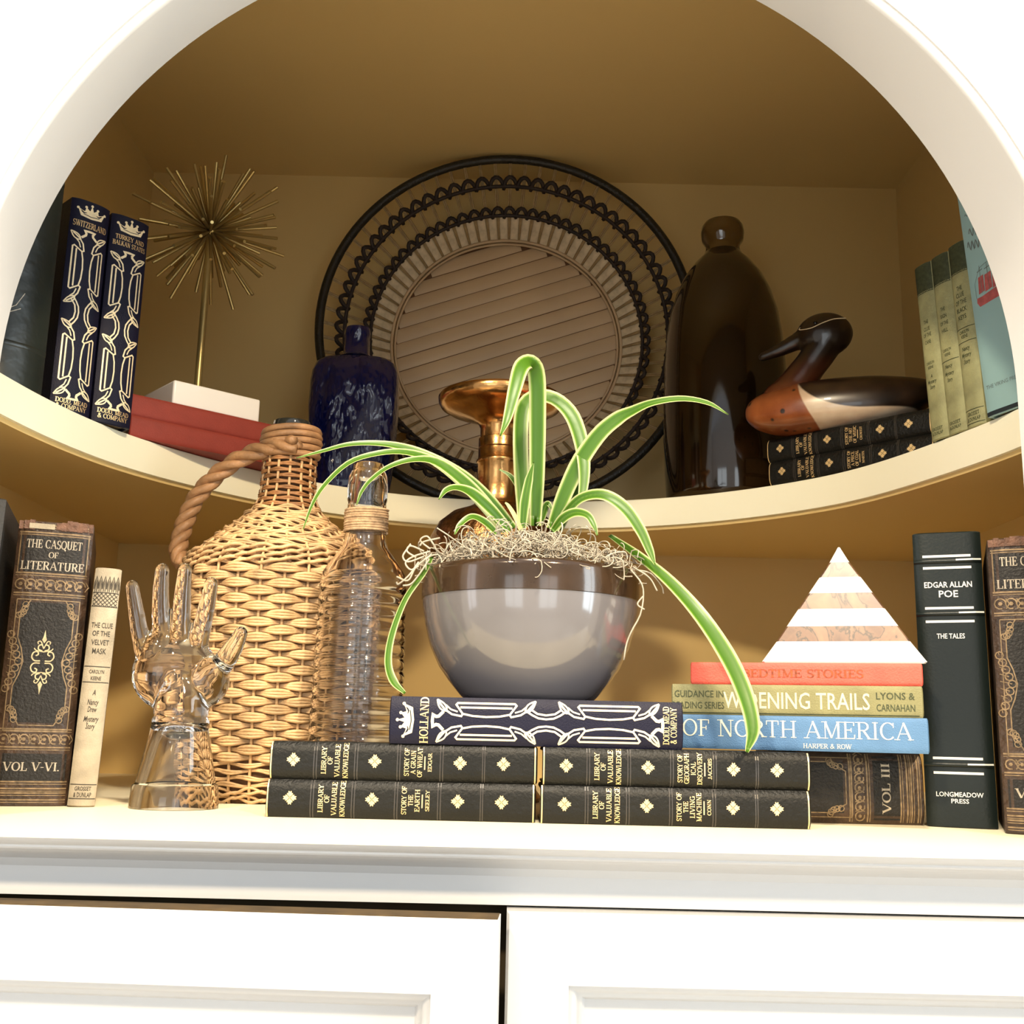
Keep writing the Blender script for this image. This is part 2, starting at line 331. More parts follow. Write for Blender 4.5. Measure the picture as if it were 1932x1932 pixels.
def door(name, mw, wd, brown_top=False, hh=0.50, rail=0.0385, stile=0.0350):
    r = bpy.data.objects.new(name, None); COL.objects.link(r); r.matrix_world = mw; r['kind'] = 'structure'
    t = 0.020
    f = MB()                                                         # frame: ring of rails and stiles with an eased edge
    def ring(a, y): return [(a, y, -a), (wd-a, y, -a), (wd-a, y, -hh+a), (a, y, -hh+a)]
    R = [ring(0, t), ring(0, 0.0015), ring(0.0015, 0)]
    vs = [p for q in R for p in q]; f.add(vs, [(k*4+i, k*4+(i+1) % 4, (k+1)*4+(i+1) % 4, (k+1)*4+i) for k in range(2) for i in range(4)])
    inn = [(stile, -rail), (wd-stile, -rail), (wd-stile, -hh+rail), (stile, -hh+rail)]
    f.add([(*(p[0], 0), p[2]) for p in ring(0.0015, 0)] + [(x, 0, z) for x, z in inn], [(i, (i+1) % 4, 4+(i+1) % 4, 4+i) for i in range(4)])
    f.build('frame', 'white_paint', r, angle=0.4)
    pr = [(0, 0), (0.0, 0.0030), (0.0018, 0.0040), (0.0042, 0.0066), (0.0058, 0.0108), (0.0078, 0.0122), (0.0090, 0.0146), (0.0102, 0.0168)]   # panel moulding
    g = MB(); vs = []
    for a, d in pr: vs += [(stile+a, d, -rail-a), (wd-stile-a, d, -rail-a), (wd-stile-a, d, -hh+rail+a), (stile+a, d, -hh+rail+a)]
    g.add(vs, [(k*4+i, k*4+(i+1) % 4, (k+1)*4+(i+1) % 4, (k+1)*4+i) for k in range(len(pr)-1) for i in range(4)])
    g.build('moulding', 'white_paint', r, angle=0.9)
    a = 0.0102
    MB().box((stile+a-0.002, 0.0168, -hh+rail+a-0.002), (wd-stile-a+0.002, 0.0195, -rail-a+0.002)).build('panel', 'white_paint', r)
    if brown_top: MB().box((0.0006, 0.0012, -0.0004), (wd-0.0006, t-0.0004, 0.0004)).build('top_edge', 'brown_edge', r, False)['label'] = 'brown top edge of the door'  # thin brown strip along the door's top face
    return r
mat('brown_edge', (0.07, 0.043, 0.014), 0.8, var=0.3, vscale=60)
da = math.radians(-2.9)
door('door_1', Matrix.Translation((-0.46, 0.6425, -0.0962)) @ Matrix.Rotation(da, 4, 'Z'), 0.4585, True)
door('door_2', Matrix.Translation((0.0022, 0.650, -0.0964)), 0.46)
struct('floor_1', MB().box((-2.6, -2.6, -1.12), (2.6, 0.66, -1.1)), 'floor_wood')['label'] = 'room floor'

# the far side of the room: a tan wall with two window-shaped panes added as front fill light (the lamps above and these light the niche)
def pane(name, col, strength):
    m = bpy.data.materials.new(name); m.use_nodes = True; e = m.node_tree.nodes['Principled BSDF']; e.inputs['Base Color'].default_value = (0, 0, 0, 1)
    e.inputs['Emission Color'].default_value = (*col, 1); e.inputs['Emission Strength'].default_value = strength; M[name] = m
pane('daylight_pane', (0.80, 0.93, 1.0), 7.0); pane('daylight_pane_warm', (0.95, 0.96, 1.0), 2.5); pane('front_fill', (0.90, 0.97, 1.0), 2.2)
mat('room_wall_paint', (0.66, 0.63, 0.60), 0.7)
struct('wall_room', MB().box((-2.6, -2.62, -1.1), (2.6, -2.6, 1.5)), 'room_wall_paint')
for i, (x0, x1) in enumerate(((-1.7, -0.5), (0.5, 1.7))):
    z0, z1 = -0.75, 0.65; f = MB()
    for q in ((x0-.06, z0-.06, x1+.06, z0), (x0-.06, z1, x1+.06, z1+.06), (x0-.06, z0, x0, z1), (x1, z0, x1+.06, z1), ((x0+x1)/2-.015, z0, (x0+x1)/2+.015, z1)): f.box((q[0], -2.6, q[1]), (q[2], -2.56, q[3]))
    o = struct('window_%d' % (i+3), f, 'white_paint', smooth=False); MB().box((x0, -2.599, z0), (x1, -2.59, z1)).build('pane', 'front_fill', o)  # window-shaped frame and glowing pane, added to brighten the niche
for i, (sx, y0, y1, pm) in enumerate(((-1, -0.75, -0.05, 'daylight_pane_warm'), (1, -0.95, 0.05, 'daylight_pane'))):
    z0, z1 = -0.45, 1.05; X = 2.6*sx; a_, b_ = min(X, X+.02*sx), max(X, X+.02*sx)
    wl = MB()                                                    # side wall around the window opening
    for yy0, yy1, zz0, zz1 in ((-2.6, y0, -1.1, 1.5), (y1, 0.665, -1.1, 1.5), (y0, y1, -1.1, z0), (y0, y1, z1, 1.5)): wl.box((a_, yy0, zz0), (b_, yy1, zz1))
    struct('wall_room_%s' % ('left' if sx < 0 else 'right'), wl, 'room_wall_paint', smooth=False)
    f = MB(); c_, d_ = min(X-.02*sx, X+.01*sx), max(X-.02*sx, X+.01*sx)
    for q in ((y0-.05, z0-.05, y1+.05, z0), (y0-.05, z1, y1+.05, z1+.05), (y0-.05, z0, y0, z1), (y1, z0, y1+.05, z1), ((y0+y1)/2-.015, z0, (y0+y1)/2+.015, z1)): f.box((c_, q[0], q[1]), (d_, q[2], q[3]))
    o = struct('window_%d' % (i+1), f, 'white_paint', smooth=False); MB().box((min(X+.012*sx, X+.018*sx), y0, z0), (max(X+.012*sx, X+.018*sx), y1, z1)).build('pane', pm, o)

# ------------------------------------------------------------------ lettering: a drawn serif alphabet, and the built-in sans face
def _arc(cx, cy, rx, ry, a0, a1, n=10): return [(cx+rx*math.cos(math.radians(a0+(a1-a0)*i/n)), cy+ry*math.sin(math.radians(a0+(a1-a0)*i/n))) for i in range(n+1)]
TK, TN = 0.17, 0.075
def _G(w, *st, s=()): return (w, st, s)
def _sf(*p): return p
GL = {
 'A': _G(.92, ('n', [(.10,0),(.46,1)]), ('k', [(.44,1),(.80,0)]), ('n', [(.24,.36),(.68,.36)]), s=((.10,0),(.80,0))),
 'B': _G(.78, ('k', [(.2,0),(.2,1)]), ('a', [(.2,.97)]+_arc(.42,.75,.22,.22,90,-90)+[(.2,.53)]), ('a', [(.2,.53)]+_arc(.44,.28,.24,.25,90,-90)+[(.2,.03)]), s=((.14,0),(.14,1))),
 'C': _G(.84, ('a', _arc(.46,.5,.36,.48,45,318,18)), ('n', [(.74,.70),(.74,.98)])),
 'D': _G(.88, ('k', [(.2,0),(.2,1)]), ('a', [(.2,.97)]+_arc(.40,.5,.38,.47,90,-90,14)+[(.2,.03)]), s=((.14,0),(.14,1))),
 'E': _G(.74, ('k', [(.2,0),(.2,1)]), ('n', [(.2,.965),(.64,.965),(.64,.76)]), ('n', [(.2,.52),(.50,.52)]), ('n', [(.5,.64),(.5,.40)]), ('n', [(.2,.035),(.66,.035),(.68,.26)]), s=((.14,0),(.14,1))),
 'F': _G(.70, ('k', [(.2,0),(.2,1)]), ('n', [(.2,.965),(.62,.965),(.62,.74)]), ('n', [(.2,.5),(.48,.5)]), ('n', [(.48,.62),(.48,.38)]), s=((.2,0),(.14,1))),
 'G': _G(.90, ('a', _arc(.46,.5,.36,.48,45,330,18)), ('k', [(.76,.02),(.76,.42)]), ('n', [(.60,.42),(.90,.42)]), ('n', [(.74,.70),(.74,.98)])),
 'H': _G(.96, ('k', [(.2,0),(.2,1)]), ('k', [(.76,0),(.76,1)]), ('n', [(.2,.5),(.76,.5)]), s=((.2,0),(.2,1),(.76,0),(.76,1))),
 'I': _G(.42, ('k', [(.21,0),(.21,1)]), s=((.21,0),(.21,1))),
 'J': _G(.56, ('k', [(.36,1),(.36,.2)]), ('a', [(.36,.25)]+_arc(.2,.2,.16,.18,0,-150)), s=((.36,1),)),
 'K': _G(.90, ('k', [(.2,0),(.2,1)]), ('n', [(.22,.42),(.70,1)]), ('k', [(.38,.58),(.76,0)]), s=((.2,0),(.2,1),(.72,1),(.76,0))),
 'L': _G(.72, ('k', [(.2,0),(.2,1)]), ('n', [(.2,.035),(.64,.035),(.66,.30)]), s=((.14,0),(.2,1))),
 'M': _G(1.10, ('n', [(.2,0),(.2,1)]), ('k', [(.2,1),(.54,.05)]), ('n', [(.54,.05),(.88,1)]), ('k', [(.90,0),(.90,1)]), s=((.2,0),(.16,1),(.90,0),(.94,1))),
 'N': _G(.96, ('n', [(.2,0),(.2,1)]), ('k', [(.2,1),(.76,0)]), ('n', [(.76,0),(.76,1)]), s=((.2,0),(.16,1),(.76,1))),
 'O': _G(.90, ('a', _arc(.45,.5,.36,.48,0,360,22))),
 'P': _G(.74, ('k', [(.2,0),(.2,1)]), ('a', [(.2,.97)]+_arc(.42,.72,.24,.25,90,-90)+[(.2,.47)]), s=((.2,0),(.14,1))),
 'Q': _G(.90, ('a', _arc(.45,.5,.36,.48,0,360,22)), ('k', [(.45,.12),(.78,-.18)])),
 'R': _G(.84, ('k', [(.2,0),(.2,1)]), ('a', [(.2,.97)]+_arc(.42,.74,.23,.23,90,-90)+[(.2,.51)]), ('k', [(.42,.5),(.72,.02)]), s=((.2,0),(.14,1),(.76,0))),
 'S': _G(.66, ('a', _arc(.34,.74,.22,.24,50,270,10)+_arc(.33,.26,.24,.25,90,-140,10)), ('n', [(.55,.74),(.55,.98)]), ('n', [(.10,.26),(.10,.02)])),
 'T': _G(.80, ('k', [(.40,0),(.40,1)]), ('n', [(.08,.74),(.08,.965),(.72,.965),(.72,.74)]), s=((.40,0),)),
 'U': _G(.90, ('k', [(.2,1),(.2,.3)]), ('a', [(.2,.34)]+_arc(.45,.3,.25,.28,180,360)+[(.70,1)]), s=((.2,1),(.70,1))),
 'V': _G(.90, ('k', [(.12,1),(.45,0)]), ('n', [(.45,0),(.80,1)]), s=((.12,1),(.80,1))),
 'W': _G(1.24, ('k', [(.12,1),(.40,0)]), ('n', [(.40,0),(.62,.95)]), ('k', [(.60,1),(.86,0)]), ('n', [(.86,0),(1.12,1)]), s=((.12,1),(.62,1),(1.12,1))),
 'Z': _G(.80, ('n', [(.12,.74),(.12,.965),(.66,.965)]), ('k', [(.64,.98),(.14,.02)]), ('n', [(.12,.035),(.68,.035),(.68,.28)])),
 'Y': _G(.84, ('k', [(.10,1),(.42,.46)]), ('n', [(.42,.46),(.74,1)]), ('k', [(.42,0),(.42,.5)]), s=((.10,1),(.74,1),(.42,0))),
 'X': _G(.84, ('k', [(.12,1),(.72,0)]), ('n', [(.12,0),(.72,1)]), s=((.12,1),(.72,0),(.12,0),(.72,1))),
 '-': _G(.44, ('n', [(.06,.42),(.38,.42)])), '.': _G(.26, ('k', [(.13,.0),(.13,.13)])), ',': _G(.26, ('k', [(.15,.12),(.09,-.14)])),
 '&': _G(.90, ('a', [(.82,.05),(.62,.22),(.28,.72)]+_arc(.40,.80,.15,.17,200,-20)+[(.5,.66),(.2,.44)]+_arc(.32,.24,.22,.22,130,330)+[(.74,.46)])),
 ' ': _G(.42),
}
def ribbon(pts, wd, auto=False, closed=False):
    """polyline -> quads in 2-D; auto: thin where it runs level, thick where it runs upright"""
    n = len(pts); vs = []; fs = []
    for i, p in enumerate(pts):
        a = pts[i-1] if i > 0 else (pts[-2] if closed else p); b = pts[i+1] if i < n-1 else (pts[1] if closed else p)
        dx, dy = b[0]-a[0], b[1]-a[1]; L = math.hypot(dx, dy) or 1; dx /= L; dy /= L
        h = (wd[i] if isinstance(wd, list) else wd)/2
        if auto: h = (TN + (TK-TN)*abs(dy)**1.3)/2*wd
        k = 1.0
        if 0 < i < n-1 and not auto:
            d1 = (p[0]-a[0], p[1]-a[1]); d2 = (b[0]-p[0], b[1]-p[1]); l1 = math.hypot(*d1) or 1; l2 = math.hypot(*d2) or 1
            c = (d1[0]*d2[0]+d1[1]*d2[1])/(l1*l2); tx, ty = d1[0]/l1+d2[0]/l2, d1[1]/l1+d2[1]/l2; tl = math.hypot(tx, ty)
            if tl > 1e-6: dx, dy = tx/tl, ty/tl
            k = min(1/max(math.sqrt(max((1+c)/2, 0)), .45), 1.7)
        vs += [(p[0]-dy*h*k, p[1]+dx*h*k), (p[0]+dy*h*k, p[1]-dx*h*k)]
    fs = [(2*i, 2*i+1, 2*i+3, 2*i+2) for i in range(n-1)]
    return vs, fs
def serif_geo(s, wt=1.0):
    vs = []; fs = []; x = 0
    def put(q):
        n = len(vs); vs.extend((a+x, b) for a, b in q[0]); fs.extend(tuple(i+n for i in f) for f in q[1])
    for ch in s:
        wd, st, sr = GL.get(ch.upper(), GL[' '])
        for k, p in st:
            if k == 'a': put(ribbon(p, wt, True))
            else:
                q = [(p[0][0]+(p[1][0]-p[0][0])*t, p[0][1]+(p[1][1]-p[0][1])*t) for t in (0, .5)] + p[1:] if len(p) == 2 else p
                put(ribbon(q, (TK if k == 'k' else TN)*wt))
        for sx, sy in sr:
            yy = TN*.4 if sy == 0 else 1-TN*.4; put(ribbon([(sx-.15, yy), (sx+.15, yy)], TN*.8*wt))
        x += wd*0.98
    return vs, fs, x
_fc = {}
def sans_geo(s, shear=0.0, bold=0.0):
    key = (s, shear, bold)
    if key in _fc: return _fc[key]
    c = bpy.data.curves.new('t', 'FONT'); c.body = s; c.shear = shear; c.offset = bold; c.resolution_u = 2; c.size = 1/0.72
    o = bpy.data.objects.new('t', c); COL.objects.link(o)
    me = bpy.data.meshes.new_from_object(o.evaluated_get(bpy.context.evaluated_depsgraph_get()))
    vs = [(v.co.x, v.co.y) for v in me.vertices]; fs = [tuple(p.vertices) for p in me.polygons]
    bpy.data.objects.remove(o); bpy.data.curves.remove(c); bpy.data.meshes.remove(me)
    if not vs: return [], [], 0
    x0 = min(v[0] for v in vs); vs = [(v[0]-x0, v[1]) for v in vs]
    _fc[key] = (vs, fs, max(v[0] for v in vs)); return _fc[key]

# ------------------------------------------------------------------ books. local frame: x across the spine, z up the spine, y into the shelf
class Book:
    def __init__(s, name, label, mw, t, h, d, cover, pages='paper', bulge=0.004, pw=3.0, group=None, head=0.003):
        s.t, s.h, s.d, s.b, s.pw = t, h, d, bulge, pw
        s.root = thing(name, label, 'book', mw, group)
        th = 0.0024; N = 20
        def outline(off):
            hw = t/2-off; P = [(-hw, d)]
            P += [(-hw + 2*hw*i/N, s.sy(-t/2 + t*i/N)+off) for i in range(N+1)]
            return P + [(hw, d)]
        O, I = outline(0), outline(th); n = len(O); m = MB(); e = 0.0008
        rows = [(O, e), (O, h-e), ([(a[0]*.5+b[0]*.5, a[1]*.6+b[1]*.4) for a, b in zip(O, I)], h), (I, h), (I, 0), ([(a[0]*.5+b[0]*.5, a[1]*.6+b[1]*.4) for a, b in zip(O, I)], 0)]
        vs = [(x, y, z) for r, z in rows for x, y in r]; fs = []
        for k in range(6):
            for i in range(n-1): fs.append((k*n+i, k*n+i+1, ((k+1) % 6)*n+i+1, ((k+1) % 6)*n+i))
        fs += [tuple(k*n for k in range(6)), tuple(k*n+n-1 for k in reversed(range(6)))]
        m.add(vs, fs).build('cover', cover, s.root, angle=0.6)
        q = MB(); hw = t/2-th*1.02; y0 = 0.0035; q.box((-hw, y0, head), (hw, d-0.003, h-head)); q.build('pages', pages, s.root, False)
        s.part = {}
    def sy(s, u): return -s.b*(1-min(1, abs(2*u/s.t))**s.pw)
    def put(s, part, mname, vs, fs, eps=0.00025, own=False):
        if own: s.k = getattr(s, 'k', 0) + 1
        mb = s.part.setdefault((part, mname, eps, s.k if own else 0), MB()); mb.add([(u, s.sy(u)-eps, v) for u, v in vs], fs)
    def text(s, txt, u, v, cap, width=None, font='serif', rot=0, m='gilt', shear=0.0, bold=0.0, part='lettering', wt=1.0):
        vs, fs, L = serif_geo(txt, wt) if font == 'serif' else sans_geo(txt, shear, bold)
        k = cap if width is None else width/L
        q = []
        for x, y in vs:
            a, b = (x-L/2)*k, (y-0.5)*cap
            q.append((u+a, v+b) if rot == 0 else (u+b, v-a))
        s.put(part, m, q, fs, own=True)
    def line(s, pts, wd, m='gilt', part='gilt_ornament', eps=0.00025, closed=False):
        q = []                                                   # subdivide so the line hugs the curved spine
        for i in range(len(pts)-1):
            a, b = pts[i], pts[i+1]; n = max(1, int(abs(b[0]-a[0])/(s.t/10)))
            q += [(a[0]+(b[0]-a[0])*j/n, a[1]+(b[1]-a[1])*j/n) for j in range(n)]
        q.append(pts[-1]); s.put(part, m, *ribbon(q, wd, closed=closed), eps)
    def rect(s, u0, u1, v0, v1, m, part, eps=0.0001, nu=10):
        vs = []; fs = []
        for i in range(nu+1):
            u = u0+(u1-u0)*i/nu; vs += [(u, v0), (u, v1)]
        s.put(part, m, vs, [(2*i, 2*i+2, 2*i+3, 2*i+1) for i in range(nu)], eps, True)
    def curve(s, pts, wd, m='gilt', part='gilt_ornament'):
        s.line([(p.x, p.y) for p in spline([Vector((a, c, 0)) for a, c in pts], len(pts)*4)], wd, m, part)
    def poly(s, pts, m, part='gilt_ornament', eps=0.00025):
        cx = sum(p[0] for p in pts)/len(pts); cy = sum(p[1] for p in pts)/len(pts); n = len(pts)
        s.put(part, m, [(cx, cy)] + list(pts), [(0, 1+i, 1+(i+1) % n) for i in range(n)], eps, part != 'gilt_ornament')
    def band(s, v, hgt, r=0.0012, m='brown_leather', name='raised_band'):
        mb = MB(); N = 14; vs = []; prof = [(0, -hgt/2), (r*.7, -hgt*.36), (r, 0), (r*.7, hgt*.36), (0, hgt/2)]
        for i in range(N+1):
            u = -s.t/2 + s.t*i/N
            for dy, dz in prof: vs.append((u, s.sy(u)-dy+0.0001, v+dz))
        mb.add(vs, [(i*5+k, (i+1)*5+k, (i+1)*5+k+1, i*5+k+1) for i in range(N) for k in range(4)]); mb.build(name, m, s.root, angle=1.2)
    def done(s):
        for (p, m, e, k), mb in s.part.items():
            o = mb.build(p, m, s.root, False)
            if not k: o['kind'] = 'stuff'
        return s.root
def upright(x, y, ang, z, lean=0.0):           # ang: turn of the spine about z; lean in degrees
    return Matrix.Translation((x, y, z)) @ Matrix.Rotation(ang, 4, 'Z') @ Matrix.Rotation(math.radians(lean), 4, 'Y')
def tilted(x, y, ang, z, lean): return Matrix.Translation((x, y, z)) @ Matrix.Rotation(math.radians(lean), 4, 'Y') @ Matrix.Rotation(ang, 4, 'Z')
def lying(x_right, y, z_mid, ang=0.0):         # bottom of the book at the right end, spine towards the room
    c, s_ = math.cos(ang), math.sin(ang)
    m = Matrix(((0, -s_, -c, x_right), (0, c, -s_, y), (1, 0, 0, z_mid), (0, 0, 0, 1))); return m
def turn(p, q): return math.atan2(q[1]-p[1], q[0]-p[0])

def flower(b, u, v, r, m='gilt', lobed=True):
    pts = []
    for i in range(96):
        a = 2*PI*i/96
        rad = r*(0.66 + 0.34*math.cos(4*a)) if not lobed else r*(0.78+0.15*math.cos(4*a)-0.11*math.cos(16*a))
        pts.append((u+rad*math.cos(a), v+rad*math.sin(a)))
    b.poly(pts, m, 'gilt_flower')
    for i in range(4):
        a = PI/2*i+PI/4; b.line([(u+r*.06*math.cos(a), v+r*.06*math.sin(a)), (u+r*.5*math.cos(a), v+r*.5*math.sin(a))], r*.07, 'black_leather', 'flower_veins', 0.0004)

def library_book(label, mw, lines, group, d=0.068, t=0.0255):
    b = Book('library_book', label, mw, t, 0.185, d, 'black_leather', bulge=0.0035, pw=4, group=group)
    V = lambda f: (1-f)*0.185
    for f in (0.089, 0.393, 0.711, 0.873): flower(b, 0.0005, V(f), 0.0047)
    for f in (0.006, 0.991): b.line([(-t/2*.98, V(f)), (t/2*.98, V(f))], 0.0009)
    for f in (0.166, 0.176, 0.318, 0.328, 0.477, 0.487, 0.637, 0.647, 0.795, 0.803): b.line([(-t/2*.97, V(f)), (t/2*.97, V(f))], 0.0007, 'blind_line', 'blind_tooling')
    for tx, f, wd in (('LIBRARY', 0.203, 0.0185), ('OF', 0.226, 0.0055), ('VALUABLE', 0.253, 0.0222), ('KNOWLEDGE', 0.284, 0.0240)):
        b.text(tx, 0.0004, V(f), 0.0034, wd)
    f = 0.512
    for tx, wd in lines[:-1]:
        b.text(tx, 0.0004, V(f), 0.0033, wd); f += 0.0245
    f = 0.512+0.0245*(len(lines)-1)-0.006; b.line([(-0.0045, V(f)), (0.0045, V(f))], 0.0008)
    b.text(lines[-1][0], 0.0004, V(f+0.019), 0.0026, lines[-1][1])
    return b.done()

def leaf_loop(b, p, q, wd, lw, m):
    """pointed leaf outline from p to q"""
    dx, dy = q[0]-p[0], q[1]-p[1]; L = math.hypot(dx, dy); nx, ny = -dy/L, dx/L
    A = [(p[0]+dx*t+nx*wd*math.sin(PI*t**.8), p[1]+dy*t+ny*wd*math.sin(PI*t**.8)) for t in [i/8 for i in range(9)]]
    B = [(p[0]+dx*t-nx*wd*.75*math.sin(PI*t**.8), p[1]+dy*t-ny*wd*.75*math.sin(PI*t**.8)) for t in [i/8 for i in range(9)]]
    b.line(A, lw, m); b.line(B, lw, m); b.line([p, (p[0]+dx*.7, p[1]+dy*.7)], lw*.6, m)
def travel_book(name, label, mw, t, title, group=None, d=0.135):
    h = 0.204; b = Book(name, label, mw, t, h, d, 'navy_cloth', bulge=0.0035, pw=3.2, group=group)
    V = lambda f: (1-f)*h; H = t/2*.93; m = 'pale_gilt'; lw = 0.00135
    # crown
    cz = V(0.068); k = t*0.30
    pts = [(-k*.9, cz-k*.22), (-k*1.15, cz+k*.42), (-k*.62, cz+k*.12), (-k*.5, cz+k*.62), (-k*.22, cz+k*.16), (0, cz+k*.85), (k*.22, cz+k*.16), (k*.5, cz+k*.62), (k*.62, cz+k*.12), (k*1.15, cz+k*.42), (k*.9, cz-k*.22), (0, cz-k*.34)]
    b.poly(pts, m, 'gilt_crown')
    for i in (1, 3, 5, 7, 9): b.poly([(pts[i][0]+k*.12*math.cos(a*PI/4), pts[i][1]+k*.12*math.sin(a*PI/4)) for a in range(8)], m)
    b.line([(-k*.7, cz-k*.04), (0, cz-k*.14), (k*.7, cz-k*.04)], 0.0006, 'navy_cloth', eps=0.0005)
    for i, (tx, wd) in enumerate(title): b.text(tx, 0, V(0.118+0.030*i - (0.008 if len(title) > 1 else 0)), 0.0058 if len(title) == 1 else 0.0046, wd)
    # two mirrored strapwork panels with leaf ends and a joining loop
    f0, f1 = (0.148, 0.515) if len(title) == 1 else (0.178, 0.53)
    for a, c in ((f0, f1-0.012), (f1+0.048, 0.925)):
        L = c-a
        for sg in (-1, 1):
            P = lambda s_, q: (sg*q*H, V(a+L*s_))
            b.line([P(.05,.86), P(.11,.52), P(.18,.30), P(.27,.22), P(.285,.32), P(.22,.74), P(.235,.82), P(.785,.82), P(.80,.74), P(.735,.32), P(.75,.22), P(.84,.32), P(.91,.54), P(.97,.86)], lw, m)
            b.line([P(.26,.62), P(.76,.62)], lw, m)
            b.line([P(.285,.33), P(.38,.24), P(.51,.205), P(.64,.24), P(.735,.33)], lw, m)
            b.line([P(.12,.72), P(.17,.52), P(.235,.42)], lw*.8, m); b.line([P(.785,.42), P(.85,.52), P(.90,.72)], lw*.8, m)
            leaf_loop(b, P(.13,.45), P(.035,.97), H*.16, lw*.8, m); leaf_loop(b, P(.89,.45), P(.985,.97), H*.16, lw*.8, m)
            if a == f0: b.line([P(.10,.42), P(.055,.20), P(.03,.18), P(.0,.26), P(-.005,.0)], lw*1.6, m)
            else: b.line([P(.91,.42), P(.955,.20), P(.98,.18), P(1.01,.26), P(1.015,.0)], lw*1.6, m)
    for sg in (-1, 1):
        Q = [(sg*q*H, V(f)) for f, q in ((f1-0.055, .56), (f1-0.03, .34), (f1-0.008, .20), (f1+0.018, .16), (f1+0.044, .20), (f1+0.066, .34), (f1+0.09, .56))]
        b.line(Q, lw, m); b.line([(sg*q*H, V(f)) for f, q in ((f1-0.035, .60), (f1-0.012, .40), (f1+0.018, .34), (f1+0.048, .40), (f1+0.07, .60))], lw, m)
    b.text('DODD, MEAD', 0, V(0.942), 0.0042, t*.80); b.text('& COMPANY', 0, V(0.967), 0.0042, t*.76)
    return b.done()

